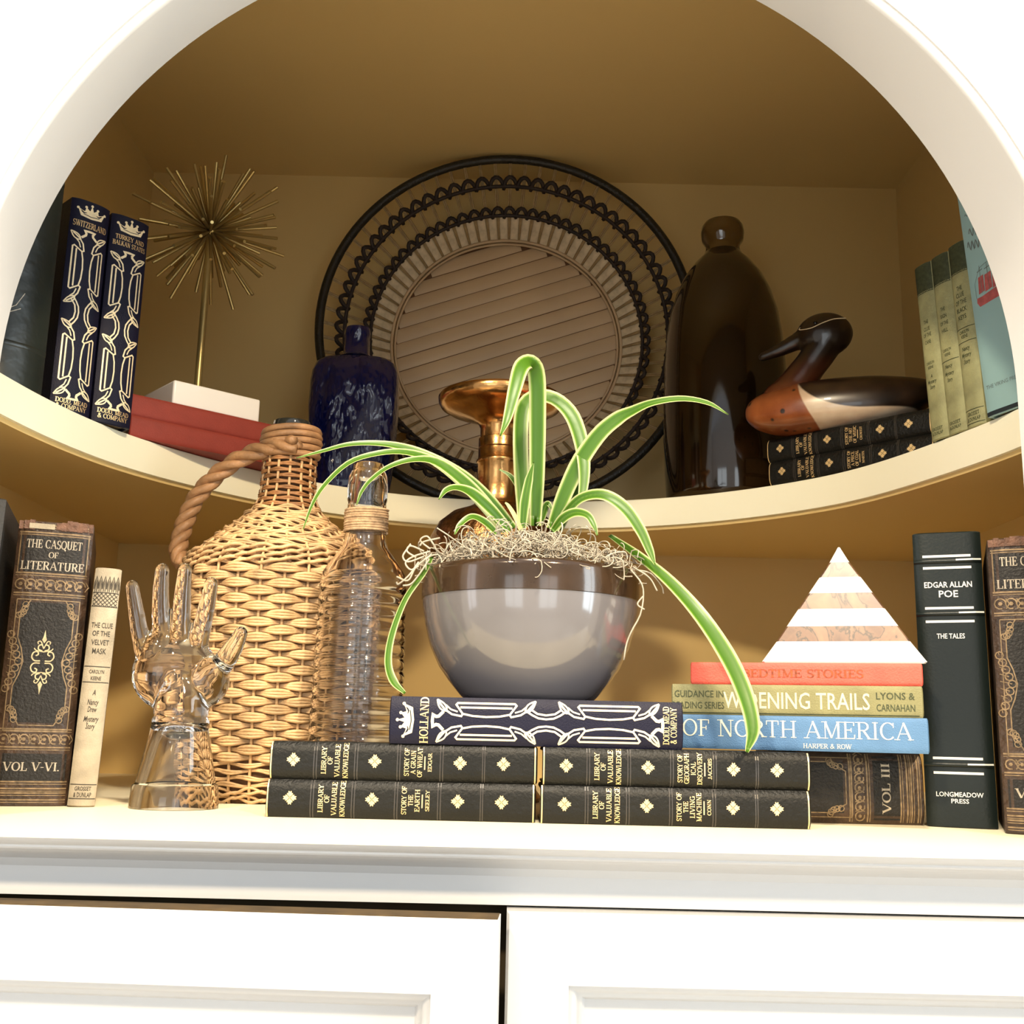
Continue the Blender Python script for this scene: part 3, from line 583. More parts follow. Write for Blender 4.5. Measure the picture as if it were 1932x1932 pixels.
def scroll(b, cx, cz, k, m, lw, fl=1):
    """gilt fleuron with scrolls, mirrored left and right"""
    for sg in (-1, 1):
        for f in (1, -1):
            P = lambda x, y: (cx+sg*x*k, cz+f*y*k)
            b.curve([P(.10,.05), P(.34,.06), P(.46,.22), P(.40,.42), P(.24,.46), P(.20,.34), P(.30,.28)], lw, m)
            b.curve([P(.05,.50), P(.22,.58), P(.20,.74), P(.08,.78)], lw, m)
            b.curve([P(0,.60), P(.14,.92), P(.26,.90), P(.24,.80)], lw*.8, m)
            b.curve([P(0,.46), P(.30,.52), P(.40,.62)], lw*.8, m)
            b.poly([P(0,1.45), P(.05,1.15), P(.10,1.0), P(0,.85)], m)
def casquet(name, label, mw, h, title=True, vol='VOL V-VI.', t=0.0565, d=0.14, full=True, frame_to=None):
    b = Book(name, label, mw, t, h, d, 'brown_leather', bulge=0.0045, pw=5)
    H = t/2; V = (lambda f: f*h) if full else (lambda f: f*0.21)
    W = 'worn_gilt'; G = 'worn_silver'
    def dbl(f): b.line([(-H*.94, V(f)), (H*.94, V(f))], 0.0011, W); b.line([(-H*.94, V(f-.0085)), (H*.94, V(f-.0085))], 0.0006, W)
    def orn(f0, f1):
        for i in range(7):
            x = -H*.78 + 1.56*H*i/6; z = V((f0+f1)/2); r = V(f1-f0)*.36
            b.line([(x+r*math.cos(a*PI/5), z+r*math.sin(a*PI/5)) for a in range(9)], 0.0009, W, closed=False); b.poly([(x+r*.4*math.cos(a*PI/3), z+r*.4*math.sin(a*PI/3)) for a in range(6)], W)
            b.line([(x+r, z-r), (x+r*1.6, z), (x+r, z+r)], 0.0008, W)
    b.rect(-H*.88, H*.88, V(.085), V(.178), 'casquet_panel', 'title_panel')
    for f in (.20, .262, .083, .06, .045, .022): dbl(f)
    orn(.205, .25)
    b.text(vol, 0, V(.134), 0.0062, min(t*.72, 0.0052*len(vol)), m=G)
    if full:
        b.rect(-H*.88, H*.88, V(.815), V(.945), 'casquet_panel', 'title_panel')
        for f in (.958, .81, .738, .985): dbl(f)
        orn(.745, .795)
        for sg in (-1, 1): b.line([(sg*H*.9, V(.81)), (sg*H*.9, V(.955))], 0.0008, W)
        for tx, f, wd in (('THE CASQUET', .917, t*.74), ('OF', .878, t*.13), ('LITERATURE', .838, t*.84)): b.text(tx, 0, V(f), 0.0064 if tx != 'OF' else 0.0044, wd, m=G)
    top = V(.715) if full else h-0.002
    z0 = V(.275); zc = (z0+V(.715))/2
    pn = [(-H*.70, z0+.012), (-H*.58, z0+.006), (-H*.45, z0), (H*.45, z0), (H*.58, z0+.006), (H*.70, z0+.012)]
    if full:
        mid = [(H*.70, zc-.018), (H*.58, zc-.010), (H*.50, zc), (H*.58, zc+.010), (H*.70, zc+.018)]
        tp = [(H*.70, top-.012), (H*.58, top-.006), (H*.45, top), (-H*.45, top), (-H*.58, top-.006), (-H*.70, top-.012)]
        outl = pn + mid + tp + [(-x, z) for x, z in reversed(mid)]
    else: outl = pn + [(H*.70, top), (-H*.70, top)]
    b.rect(-H*.70, H*.70, z0+.002, top-.002, 'casquet_panel', 'title_panel', 0.0002)
    b.line(outl + [outl[0]], 0.0008, W, eps=0.0003)
    b.line([(-H*.82, top), (-H*.82, z0-.004), (H*.82, z0-.004), (H*.82, top)] + ([(-H*.82, top)] if full else []), 0.0007, W)
    cs = [(-1, 0), (1, 0)] + ([(-1, 1), (1, 1)] if full else [])
    for sx, tp_ in cs:
        cx, cz = sx*H*.66, (z0+.004 if not tp_ else top-.004); sg = -1 if tp_ else 1
        for i in range(5):
            a = PI/2*i/4; x, z = cx - sx*0.007*math.cos(a)*.6+sx*.002, cz + sg*0.010*math.sin(a)*.8
            b.line([(x+.0022*math.cos(q*PI/4), z+.0022*math.sin(q*PI/4)) for q in range(9)], 0.0007, W, eps=0.0004)
    if full:
        for sx in (-1, 1):
            for i in range(9):
                k = (i-4)/4; x = sx*H*(.88-.26*(1-abs(k))); z = zc+k*.020
                b.line([(x+.0026*math.cos(q*PI/4), z+.0026*math.sin(q*PI/4)) for q in range(9)], 0.0008, W, eps=0.0004)
                b.line([(x, z), (sx*H*.9, z+.002)], 0.0006, W, eps=0.0004)
        scroll(b, 0, zc, 0.0165, 'fleuron_gilt', 0.0009)
    for f in (.975, .735, .29) if False else (): pass
    return b

def mystery(label, mw, t, h, cover, lines, d=0.11, group=None, ink='dark_ink', faded=False):
    b = Book('mystery_novel', label, mw, t, h, d, cover, bulge=0.003, pw=3, group=group)
    V = lambda f: f*h; H = t/2*.96
    n = 6
    for i in range(n):                                            # pointed loops at the head, lattice below
        x = -H+2*H*(i+.5)/n; z0, z1 = V(.896), V(.962); r = H/n*.95
        b.line([(x-r, z0+.002), (x-r*.75, z0+(z1-z0)*.6), (x, z1), (x+r*.75, z0+(z1-z0)*.6), (x+r, z0+.002)], 0.0007, ink, 'printed_pattern')
        b.line([(x-r*.45, z0), (x-r*.3, z0+(z1-z0)*.5), (x, z1-.003), (x+r*.3, z0+(z1-z0)*.5), (x+r*.45, z0)], 0.0005, ink, 'printed_pattern')
    z0, z1 = V(.832), V(.892); b.line([(-H, z1), (H, z1)], 0.0006, ink, 'printed_pattern'); b.line([(-H, z0), (H, z0)], 0.0006, ink, 'printed_pattern')
    m_ = 6; k = 2*H/m_
    for sg in (1, -1):
        for i in range(-3, m_+1):
            P = []
            for q in range(13):
                z = z0+(z1-z0)*q/12; x = (-H+i*k+(z-z0)*.95) if sg == 1 else (H-i*k-(z-z0)*.95)
                if -H <= x <= H: P.append((x, z))
            if len(P) > 1: b.line(P, 0.00045, ink, 'printed_pattern')
    if faded:                                                     # the head of the spine in a darker flat colour
        b.rect(-H, H, V(.84), V(.995), 'green_ink', 'dark_head', 0.00012)
    for tx, f, wd, cap, sh in lines:
        if tx == '_': b.line([(-H, V(f)), (H, V(f))], 0.0006, ink, 'printed_pattern')
        else: b.text(tx, 0, V(f), cap, wd*t, font='sans', m=ink, shear=sh, bold=0.012)
    return b.done()

# --- lower shelf, left to right
b = Book('black_book', 'plain charcoal book at the far left edge, mostly cut off by the frame', upright(-0.408, 0.812, 0.33, Z0, 0.8), 0.045, 0.226, 0.13, 'charcoal_cloth', bulge=0.002, pw=6)
b.text('Y', 0.0135, 0.209, 0.011, 0.012, font='sans', shear=0.3, m='silver_foil', bold=0.02); b.line([(0.012, 0.172), (0.0185, 0.1735)], 0.0015, 'silver_foil')
b.done()
b = casquet('leather_volume', 'thick brown leather volume V-VI with torn spine top, left of the lower shelf', upright(-0.3493, 0.8345, 0.34, Z0), 0.2105, t=0.0535)
# torn head of the spine: ragged leather flaps and a bare pale lining
mb = MB(); rr = random.Random(3)
for i in range(14):
    u = -0.0245+0.049*i/13
    if 3 <= i <= 6: continue
    k = rr.random(); mb.box((u-.0019, b.sy(u)-0.0005-.0004*k, 0.2035+.001*rr.random()), (u+.0019, b.sy(u)+0.0012, 0.2098+k*.0022))
mb.build('torn_headcap', 'frayed_leather', b.root)['label'] = 'frayed brown leather at the spine head'
MB().box((-0.019, -0.0052, 0.2045), (-0.001, -0.003, 0.2085)).build('bare_lining', 'cream_cloth', b.root)['label'] = 'pale lining showing through the tear'
b.done()
mystery('thin cream cloth mystery novel leaning against the brown leather volume', upright(-0.3112, 0.8370, 0.34, Z0+0.0004, 1.2), 0.0190, 0.1765, 'cream_cloth',
    [('THE CLUE', .752, .80, .0040, 0), ('OF THE', .717, .66, .0040, 0), ('VELVET', .679, .66, .0040, 0), ('MASK', .642, .52, .0042, 0), ('_', .576, 0, 0, 0), ('CAROLYN', .555, .55, .0028, 0), ('KEENE', .527, .38, .0028, 0), ('_', .510, 0, 0, 0),
     ('A', .468, .12, .0042, .25), ('Nancy', .428, .42, .0042, .25), ('Drew', .398, .34, .0042, .25), ('Mystery', .358, .55, .0042, .25), ('Story', .328, .34, .0042, .25), ('_', .089, 0, 0, 0), ('GROSSET', .073, .60, .0030, 0), ('& DUNLAP', .048, .64, .0034, 0), ('_', .032, 0, 0, 0)])
LG = 'black library books stacked on the lower shelf'
zl = Z0 + 0.01275; zu = zl + 0.0256
library_book('lower left black library book titled Story of the Earth', lying(0.0208, 0.7835, zl), [('STORY OF', .0188), ('THE', .0075), ('EARTH', .0150), ('SEELEY', .0140)], LG)
library_book('upper left black library book titled Story of a Grain of Wheat', lying(0.0216, 0.784, zu), [('STORY OF', .0188), ('A GRAIN', .0160), ('OF WHEAT', .0200), ('EDGAR', .0125)], LG)
library_book('lower right black library book titled Story of the Living Machine', lying(0.2088, 0.7805, zl), [('STORY OF', .0190), ('THE', .0075), ('LIVING', .0145), ('MACHINE', .0190), ('CONN', .0105)], LG, d=0.055)
library_book('upper right black library book titled Story of Geographical Discovery', lying(0.2098, 0.7815, zu), [('STORY OF', .0190), ('GEOGRAPH', .0205), ('ICAL', .0090), ('DISCOVERY', .0215), ('JACOBS', .0140)], LG, d=0.055)
zh = zu + 0.0128
travel_book('travel_book', 'navy and gilt book titled Holland lying under the potted plant', lying(0.1222, 0.7825, zh+0.01625), 0.0324, [('HOLLAND', 0.0318)], 'navy travel books with gilt strapwork')
ZB = -0.0060
b = casquet('leather_volume', 'brown leather volume III lying on its side under the blue book', lying(0.3090, 0.8425, Z0+0.0262), 0.094, vol='VOL III', t=0.0522, d=0.13, full=False)
b.done()
SA = -0.26; SC = Vector((0.2085, 0.8035, 0)); SD = Vector((math.cos(SA), math.sin(SA), 0))
def flat_book(name, label, xr, Y, z, t, h, cover, ang=SA, bulge=0.0011, d=0.13):
    q = SC + SD*(xr-0.2118) + Vector((-SD.y, SD.x, 0))*(Y-0.8035)
    return Book(name, label, lying(q.x, q.y, z+t/2, ang), t, h, d, cover, bulge=bulge, pw=7)
b = flat_book('atlas_book', 'steel blue book titled Of North America below the olive reader', 0.2995, 0.8035, ZB, 0.0243, 0.1755, 'steel_blue_cloth')
L = 0.1755; VX = lambda x: (1745-x)/(1745-1290)*0.1718
b.text('OF NORTH AMERICA', 0.0028, VX(1505), 0.0120, VX(1293)-VX(1716), rot=1, m='blue_title_ink', wt=0.62); b.text('HARPER & ROW', -0.0085, VX(1564), 0.0032, VX(1520)-VX(1608), rot=1, m='blue_title_ink', wt=0.8)
b.done()
z2 = ZB+0.0245
b = flat_book('school_reader', 'olive cloth reader titled Widening Trails in the middle of the stack', 0.2970, 0.8035, z2, 0.0218, 0.1755, 'olive_cloth')
VX = lambda x: (1737-x)/(1737-1274)*0.1755
b.text('WIDENING TRAILS', 0.0, VX(1508), 0.0120, VX(1371)-VX(1640), font='sans', rot=1, m='cream_ink', bold=0.01)
for tx, u, x0, x1 in (('GUIDANCE IN', .0040, 1280, 1374), ('READING SERIES', -.0042, 1276, 1375), ('LYONS &', .0040, 1654, 1722), ('CARNAHAN', -.0042, 1654, 1722)): b.text(tx, u, VX((x0+x1)/2), .0050, VX(x0)-VX(x1), font='sans', rot=1, m='green_ink', bold=0.012)
b.line([(-0.0098, 0.003), (-0.0098, 0.172)], 0.0008, 'green_ink', 'blind_tooling'); b.done()
z3 = z2+0.0220
b = flat_book('story_book', 'coral red story book under the striped pyramid', 0.2978, 0.806, z3, 0.0160, 0.1625, 'coral_cloth')
VX = lambda x: (1735-x)/(1735-1312)*0.1625
b.text('BEDTIME STORIES', 0.0002, VX(1520), 0.0058, VX(1408)-VX(1630), rot=1, m='coral_dark_ink'); b.done()
z4 = z3+0.0162
# black book of tales with raised bands, then the right leather volume
b = Book('black_volume', 'tall black leather book of tales with white foil lines, right of the stack', upright(0.3313, 0.8268, -0.38, Z0), 0.0482, 0.2175, 0.13, 'green_black_leather', bulge=0.0028, pw=8)
VY = lambda y: (1568-y)/(1568-1006)*0.2175
for y in (1054, 1077, 1156, 1182, 1441, 1468): b.line([(-0.0175, VY(y)), (0.0165, VY(y))], 0.0018, 'silver_foil')
for y in (1064, 1167, 1453):
    b.band(VY(y), 0.0034, 0.0016, 'green_black_leather'); b.line([(0.006, VY(y)+0.0006), (0.0235, VY(y)+0.0008)], 0.0012, 'silver_foil', eps=0.0019); 
for tx, y, wd, cap in (('EDGAR ALLAN', 1110, .0335, .0044), ('POE', 1128, .0135, .0052), ('THE TALES', 1210, .0195, .0038), ('LONGMEADOW', 1507, .0320, .0034), ('PRESS', 1519, .0120, .0032)): b.text(tx, -0.0005, VY(y), cap, wd, font='sans', m='silver_foil', bold=0.02)
b.done()
b = casquet('leather_volume', 'brown leather volume cut off by the right edge of the photo', upright(0.3685, 0.7730, -0.38, Z0), 0.2045, vol='VOL I-II.', t=0.0545)
mb = MB()
for i in range(15):
    u = -0.0250+0.050*i/14; mb.box((u-.0018, b.sy(u)-0.0005-.0004*rr.random(), 0.1985), (u+.0018, b.sy(u)+0.0012, 0.2035+0.0022*rr.random()))
mb.build('torn_headcap', 'frayed_leather', b.root)['label'] = 'frayed brown leather at the spine head'
b.done()

# --- upper shelf, left
P0, P1 = atz(96, 776, ZT), atz(170, 800, ZT); P2, P3 = atz(171, 797, ZT), atz(238, 818, ZT)
TG = 'navy travel books with gilt strapwork'
aL = math.atan2(0.72, 0.69)
dv = Vector((math.cos(aL), math.sin(aL), 0))
c1 = Vector((-0.4085, 0.932, ZT)) + dv*0.0185
travel_book('travel_book', 'navy and gilt book titled Switzerland standing on the upper shelf', upright(c1.x, c1.y, aL, ZT), 0.0365, [('SWITZERLAND', 0.0315)], TG, d=0.13)
c2 = Vector((-0.3825, 0.962, ZT)) + dv*0.0190
travel_book('travel_book', 'navy and gilt book on Turkey beside the red books, upper shelf', upright(c2.x, c2.y, aL, ZT), 0.0375, [('TURKEY and', 0.0285), ('BALKAN STATES', 0.0325)], TG, d=0.13)
c0 = atz(76, 744, ZT) - dv*0.029 + Vector((0, 0.004, 0))
b = Book('worn_black_book', 'scuffed black leather book behind the arch at far left of the upper shelf', upright(c0.x, c0.y, aL, ZT), 0.056, 0.222, 0.06, 'worn_black_leather', bulge=0.009, pw=2.4)
for v in (0.035, 0.19): b.band(v, 0.005, 0.0007, 'worn_black_leather')
b.line([(-0.012, 0.062), (-0.004, 0.068), (0.002, 0.080)], 0.0006, 'worn_silver', 'scratch'); b.line([(-0.02, 0.058), (-0.010, 0.060), (0.0, 0.066)], 0.0006, 'worn_silver', 'scratch')
b.done()
aR = math.radians(41)
pr = atz(243, 821, ZT)
dr = Vector((math.cos(aR), math.sin(aR), 0)); nr = Vector((-dr.y, dr.x, 0))
ra = pr + dr*0.0015 + nr*0.004; rb = ra + dr*0.19
for k, (lab, off) in enumerate((('lower plain red cloth book beneath the starburst', 0.0), ('upper plain red cloth book with the white block on it', 0.003))):
    q = rb + nr*off + dr*(-0.004 if k else 0)
    Book('red_book', lab, lying(q.x, q.y, ZT+0.0108+k*0.0216, aR), 0.0212, 0.190, 0.115, 'red_cloth', bulge=0.0015, pw=5, group='plain red books').done()
ZR = ZT+0.0216*2

# --- upper shelf, right
LG2 = 'black library books under the duck'
q0, q1 = atz(1454, 917, ZT), atz(1757, 846, ZT); aU = math.radians(-46); du = Vector((math.cos(aU), math.sin(aU), 0)); nu_ = Vector((-du.y, du.x, 0))
qe = q0 + du*0.185
library_book('lower black library book under the duck, titled Story of a Piece of Coal', lying(qe.x, qe.y, ZT+0.0128, aU), [('STORY OF', .0188), ('A PIECE', .0150), ('OF COAL', .0160), ('MARTIN', .0125)], LG2, d=0.11)
qe2 = qe - du*0.002 + nu_*0.001
library_book('upper black library book under the duck, titled Story of the Art of Music', lying(qe2.x, qe2.y, ZT+0.0384, aU), [('STORY OF', .0188), ('THE ART', .0150), ('OF MUSIC', .0180), ('CROWEST', .0140)], LG2, d=0.11)
ZD = ZT + 0.0513
g0, g1 = atz(1759, 835, ZT), atz(1862, 799, ZT); aG = turn(g0, g1); dg = Vector((math.cos(aG), math.sin(aG), 0)); tg = (g1-g0).length/3
for k, (lab, ln, hh) in enumerate((
    ('leftmost faded green mystery novel, next to the duck', [('THE', .665, .25, .0036, 0), ('CLUE', .625, .34, .0036, 0), ('OF THE', .59, .44, .0036, 0), ('CANE', .55, .34, .0036, 0), ('CAROLYN', .43, .44, .0026, 0), ('KEENE', .405, .30, .0026, 0), ('A', .355, .1, .0036, .25), ('Mystery', .325, .5, .0036, .25), ('Story', .295, .3, .0036, .25), ('GROSSET', .06, .6, .0030, 0), ('& DUNLAP', .035, .6, .0030, 0)], 0.168),
    ('middle faded green mystery novel on the upper shelf', [('THE', .69, .25, .0036, 0), ('SIGN', .65, .34, .0036, 0), ('OF THE', .61, .44, .0036, 0), ('HILL', .57, .34, .0036, 0), ('CAROLYN', .46, .44, .0026, 0), ('KEENE', .435, .30, .0026, 0), ('_', .40, 0, 0, 0), ('Nancy', .37, .4, .0036, .25), ('Mystery', .33, .5, .0036, .25), ('Story', .295, .3, .0036, .25), ('GROSSET', .06, .6, .0030, 0), ('& DUNLAP', .035, .6, .0030, 0)], 0.168),
    ('faded green mystery novel touching the pale blue ship book', [('THE', .75, .28, .0040, 0), ('CLUE', .712, .42, .0042, 0), ('OF THE', .672, .58, .0042, 0), ('BLACK', .63, .52, .0042, 0), ('KEYS', .59, .42, .0042, 0), ('_', .53, 0, 0, 0), ('CAROLYN', .51, .5, .0030, 0), ('KEENE', .485, .34, .0030, 0), ('_', .455, 0, 0, 0), ('Nancy', .42, .42, .0040, .25), ('Mystery', .385, .5, .0040, .25), ('Story', .35, .34, .0040, .25), ('_', .092, 0, 0, 0), ('GROSSET', .07, .62, .0034, 0), ('& DUNLAP', .042, .66, .0034, 0), ('_', .02, 0, 0, 0)], 0.1695))):
    c = g0 + dg*(tg*(k+.5)); mystery(lab, tilted(c.x, c.y, aG, ZT, -2.6), tg*.985, hh, 'green_cloth', ln, 0.10, 'faded green mystery novels', 'green_ink', True)
bl = atz(1862, 789, ZT); aB = aG+0.07; db_ = Vector((math.cos(aB), math.sin(aB), 0)); tb = 0.043
c = bl + db_*(tb/2+0.0012)
b = Book('ship_book', 'pale blue book with a red sailing ship on its spine, far right', tilted(c.x, c.y, aB, ZT, -4.0), tb, 0.203, 0.075, 'pale_blue_paper', bulge=0.0015, pw=6)
V = lambda f: f*0.203; k = tb
def squig(v, n, amp, w_, lw, m='ship_grey'):
    P = [(-w_/2+w_*i/(n*6), v+amp*math.sin(i*PI/3)*(1.0 if (i//6) % 2 else .55)+amp*.3*math.sin(i*.7)) for i in range(n*6+1)]; b.line(P, lw, m, 'lettering')
squig(V(.885), 9, .0016, k*.72, .0006); squig(V(.80), 6, .005, k*.62, .0011); squig(V(.745), 8, .0055, k*.78, .0011)
hull = [(-k*.34, V(0.490)), (-k*.28, V(0.470)), (k*.24, V(0.480)), (k*.33, V(0.525)), (k*.36, V(0.545)), (k*.20, V(0.525)), (-k*.20, V(0.510)), (-k*.33, V(0.510))]
b.poly(hull, 'ship_red', 'ship_print')
for x0, x1 in ((-.27, -.12), (-.11, .07), (.08, .24)): b.poly([(k*x0, V(0.523)), (k*x1, V(0.530)), (k*(x1+.01), V(0.600)), (k*(x0+.03), V(0.595))], 'ship_red', 'ship_print')
for x in (-.18, 0, .16): b.line([(k*x, V(0.525)), (k*x, V(0.645))], 0.0005, 'ship_grey', 'ship_print'); b.line([(k*x-.003, V(0.620)), (k*x+.003, V(0.625))], .0008, 'ship_grey', 'ship_print')
b.line([(k*.24, V(0.530)), (k*.40, V(0.580)), (k*.30, V(0.605)), (k*.16, V(0.645)), (k*.0, V(0.645)), (-k*.18, V(0.635)), (-k*.34, V(0.575)), (-k*.34, V(0.510))], 0.0004, 'ship_grey', 'ship_print')
b.text('THE VIKING PRESS', 0, V(.125), 0.0034, k*.82, font='sans', m='ship_grey')
b.rect(-k*.5, k*.5, 0.0008, V(.022), 'dark_teal_cloth', 'tail_band', 0.0002)
MB().box((tb/2+0.0002, 0.006, 0.0006), (tb/2+0.0010, 0.073, 0.2024)).build('side_board', 'dark_teal_cloth', b.root)['label'] = 'dark side cover'
b.done()

# ------------------------------------------------------------------ things on the lower shelf
def remeshed(mb, voxel, it=6, name='m'):
    me = bpy.data.meshes.new(name); me.from_pydata(mb.v, [], mb.f); o = bpy.data.objects.new(name, me); COL.objects.link(o)
    r = o.modifiers.new('r', 'REMESH'); r.mode = 'VOXEL'; r.voxel_size = voxel
    q = o.modifiers.new('s', 'SMOOTH'); q.iterations = it; q.factor = 0.5
    m2 = bpy.data.meshes.new_from_object(o.evaluated_get(bpy.context.evaluated_depsgraph_get()))
    bpy.data.objects.remove(o); bpy.data.meshes.remove(me); m2.name = name; m2.shade_smooth(); return m2
def link_mesh(name, me, m, parent):
    me.materials.clear(); me.materials.append(M[m]); o = bpy.data.objects.new(name, me); COL.objects.link(o); o.parent = parent; return o
def blob(mb, c, r, n=14):
    prof = [(math.sin(PI*i/n), -math.cos(PI*i/n)) for i in range(n+1)]; prof[0] = (1e-4, -1); prof[-1] = (1e-4, 1)
    k = 20; vs = []; fs = []
    for q, z in prof:
        for j in range(k): a = 2*PI*j/k; vs.append((c[0]+r[0]*q*math.cos(a), c[1]+r[1]*q*math.sin(a), c[2]+r[2]*z))
    fs = [(i*k+j, i*k+(j+1) % k, (i+1)*k+(j+1) % k, (i+1)*k+j) for i in range(n) for j in range(k)] + [tuple(reversed(range(k))), tuple(n*k+j for j in range(k))]
    mb.add(vs, fs)
def capsule(mb, pts, rad, n=14, m=18):
    P = spline(pts, m); R = [rad[0]]*0
    k = len(rad)-1
    for i in range(m+1):
        t = i/m*k; j = min(int(t), k-1); R.append(rad[j]+(rad[j+1]-rad[j])*(t-j))
    mb.tube(P, R, n); blob(mb, P[0], (R[0],)*3, 8); blob(mb, P[-1], (R[-1],)*3, 8)

# glass hand: pedestal in local z from the shelf
hx, hy = -0.247, 0.85
t = thing('glass_hand', 'clear glass display hand with raised fingers on a hollow cone foot', 'ornament', (hx, hy, Z0))
zb = -Z0
def L(x, z, y=0.0): return (x-hx, y, z+zb)
mb = MB()
blob(mb, L(-.2540, .041), (.0335, .0145, .0295)); blob(mb, L(-.232, .036), (.020, .014, .021)); blob(mb, L(-.268, .052), (.0165, .0115, .022))
capsule(mb, [L(-.247, .0122), L(-.2475, .022), L(-.250, .034)], [.0205, .0195, .017], 20)
capsule(mb, [L(-.272, .045), L(-.2815, .066, -.001), L(-.287, .088, -.003), L(-.2905, .1065, -.0065)], [.0105, .0070, .0060, .0050])
capsule(mb, [L(-.262, .050), L(-.2672, .078, -.001), L(-.2688, .100, -.004), L(-.2680, .1192, -.008)], [.0105, .0072, .0064, .0054])
capsule(mb, [L(-.252, .050), L(-.2525, .080, -.001), L(-.2520, .101, -.004), L(-.2505, .1195, -.008)], [.0105, .0073, .0065, .0054])
capsule(mb, [L(-.241, .048), L(-.2367, .072, -.001), L(-.2330, .093, -.003), L(-.2300, .1095, -.0065)], [.0105, .0073, .0065, .0054])
capsule(mb, [L(-.230, .036, -.003), L(-.2160, .049, -.009), L(-.2075, .061, -.013), L(-.2020, .0715, -.0165)], [.0130, .0088, .0074, .0052])
o = link_mesh('hand', remeshed(mb, 0.00125, 9, 'hand'), 'clear_glass', t)
mb = MB(); pr = [(.0325, 0.0), (.0325, .0012), (.0312, .0160), (.0308, .0172), (.0292, .0182), (.0215, .0555), (.0210, .0640), (.0200, .0665), (.012, .0672), (.0001, .0674)]
inn = [(.0001, .0640), (.006, .0632), (.0105, .0600), (.0140, .0545), (.0165, .0470), (.0255, .0100), (.0265, .0000)]
mb.lathe(list(reversed(inn)) [::-1] if False else [], 3) if False else None
full = [(.0265, 0.0), (.0255, .0100), (.0165, .0470), (.0140, .0545), (.0105, .0600), (.006, .0632), (.0001, .0640)]
mb.lathe(list(reversed(full)) + pr, 56, cap0=False, cap1=False)
mb.build('cone_foot', 'clear_glass', t, angle=0.5)

# wicker covered demijohn
jx, jy = -0.205, 0.985
t = thing('wicker_jug', 'tall wicker-wrapped jug with a twisted cane handle behind the glass hand', 'jug', (jx, jy, Z0))
PJ = [(-0.058, .074), (-0.05, .0765), (0.0, .081), (.06, .0845), (.12, .0865), (.138, .0860), (.148, .0815), (.158, .0715), (.1675, .0600), (.177, .0490), (.187, .0380), (.197, .0285), (.207, .0245), (.222, .0232), (.250, .0228)]
def rj(z):
    for (a, ra_), (c, rc) in zip(PJ, PJ[1:]):
        if z <= c: k = (z-a)/(c-a); return ra_+(rc-ra_)*max(0, k)
    return PJ[-1][1]
core = MB().lathe([(.0001, 0)] + [(r-.0028, z-Z0) for z, r in PJ] + [(.0001, .250-Z0)], 48); core.build('inner_bottle', 'wicker_core', t)
NS = 28; rng = random.Random(11)
def zr_path(s):                                 # walk along the profile by arc length
    acc = 0
    for (a, ra_), (c, rc) in zip(PJ, PJ[1:]):
        d = math.hypot(c-a, rc-ra_)
        if acc+d >= s: k = (s-acc)/d; return a+(c-a)*k, ra_+(rc-ra_)*k
        acc += d
    return PJ[-1]
tot = sum(math.hypot(c[0]-a[0], c[1]-a[1]) for a, c in zip(PJ, PJ[1:]))
s_ = 0.004; row = 0
while s_ < tot-0.006:
    z, r = zr_path(s_); neck = r < .030; shoulder = .030 <= r < .079
    body = not neck and not shoulder
    braid = (.137 < z < .152) or z < -.044
    N = 14 if neck else (NS//2 if r < .040 else NS)
    amp = .0009 if neck else (.0017 if shoulder else .0034); tr = .00115 if neck else (.00115 if shoulder else .00152)
    mb = MB(); m_ = N*5; nst = 3 if body and not braid else 2
    ph = (row % 2)*PI
    jit = [rng.uniform(-.0004, .0004) for _ in range(N)]
    for q in range(nst):
        dz = (q-(nst-1)/2)*tr*1.75; P = []
        for i in range(m_):
            a = 2*PI*i/m_; wv = math.cos(a*N/2+ph) if not braid else math.cos(a*N/2*1.5+q*PI)
            squeeze = (0.20+0.80*max(0, .5+.5*wv)**1.1 if body else 0.45+0.55*max(0, wv)) if not braid else 1
            zz = z + dz*squeeze + (0.0015*math.sin(a*N/2*1.5+q*PI) if braid else 0) + jit[int(i/5) % N]*.5 + (0.0011*math.sin(a*N/2+ph*1.0+row) if shoulder else 0)
            rr_ = r + amp*wv*(.7 if braid else 1) + .0006
            P.append((rr_*math.cos(a), rr_*math.sin(a), zz-Z0))
        mb.tube(P, tr*(1.15 if braid else 1), 5, closed=True)
    o = mb.build('weave_row', 'wicker' if not neck else 'wicker_dark', t, angle=2.0)
    s_ += (.0055 if neck else (.0054 if shoulder else .0064)); row += 1
for i in range(NS):
    a = 2*PI*(i+.0)/NS; P = []
    for k in range(26):
        z, r = zr_path(tot*.985*k/25); P.append(((r+.0002)*math.cos(a), (r+.0002)*math.sin(a), z-Z0))
    if i % 2: P = P[:20]
    MB().tube(P, .0014, 5).build('weave_stake', 'wicker', t, angle=2.0)
for k in range(5):                                       # cane wound round the neck
    z = .2475+.0052*k; P = [((.0248+.0012*math.sin(PI*k/4))*math.cos(a), (.0248+.0012*math.sin(PI*k/4))*math.sin(a), z-Z0+.0022*math.sin(a+k*.5)) for a in [2*PI*i/40 for i in range(40)]]
    MB().tube(P, .0031, 7, closed=True).build('neck_coil', 'rope_cane', t, angle=2)
MB().lathe([(.0150, .268-Z0), (.0170, .271-Z0), (.0172, .2775-Z0), (.0165, .2795-Z0), (.0130, .2795-Z0), (.0115, .270-Z0)], 32, cap0=False, cap1=False).build('glass_lip', 'jug_glass', t)
HP = spline([at(x, y, Y) for x, y, Y in ((560, 838, .955), (509, 845, .968), (456, 864, .978), (408, 897, .984), (375, 933, .986), (355, 970, .986), (343, 1006, .984), (336, 1040, .98), (340, 1066, .975))], 60)
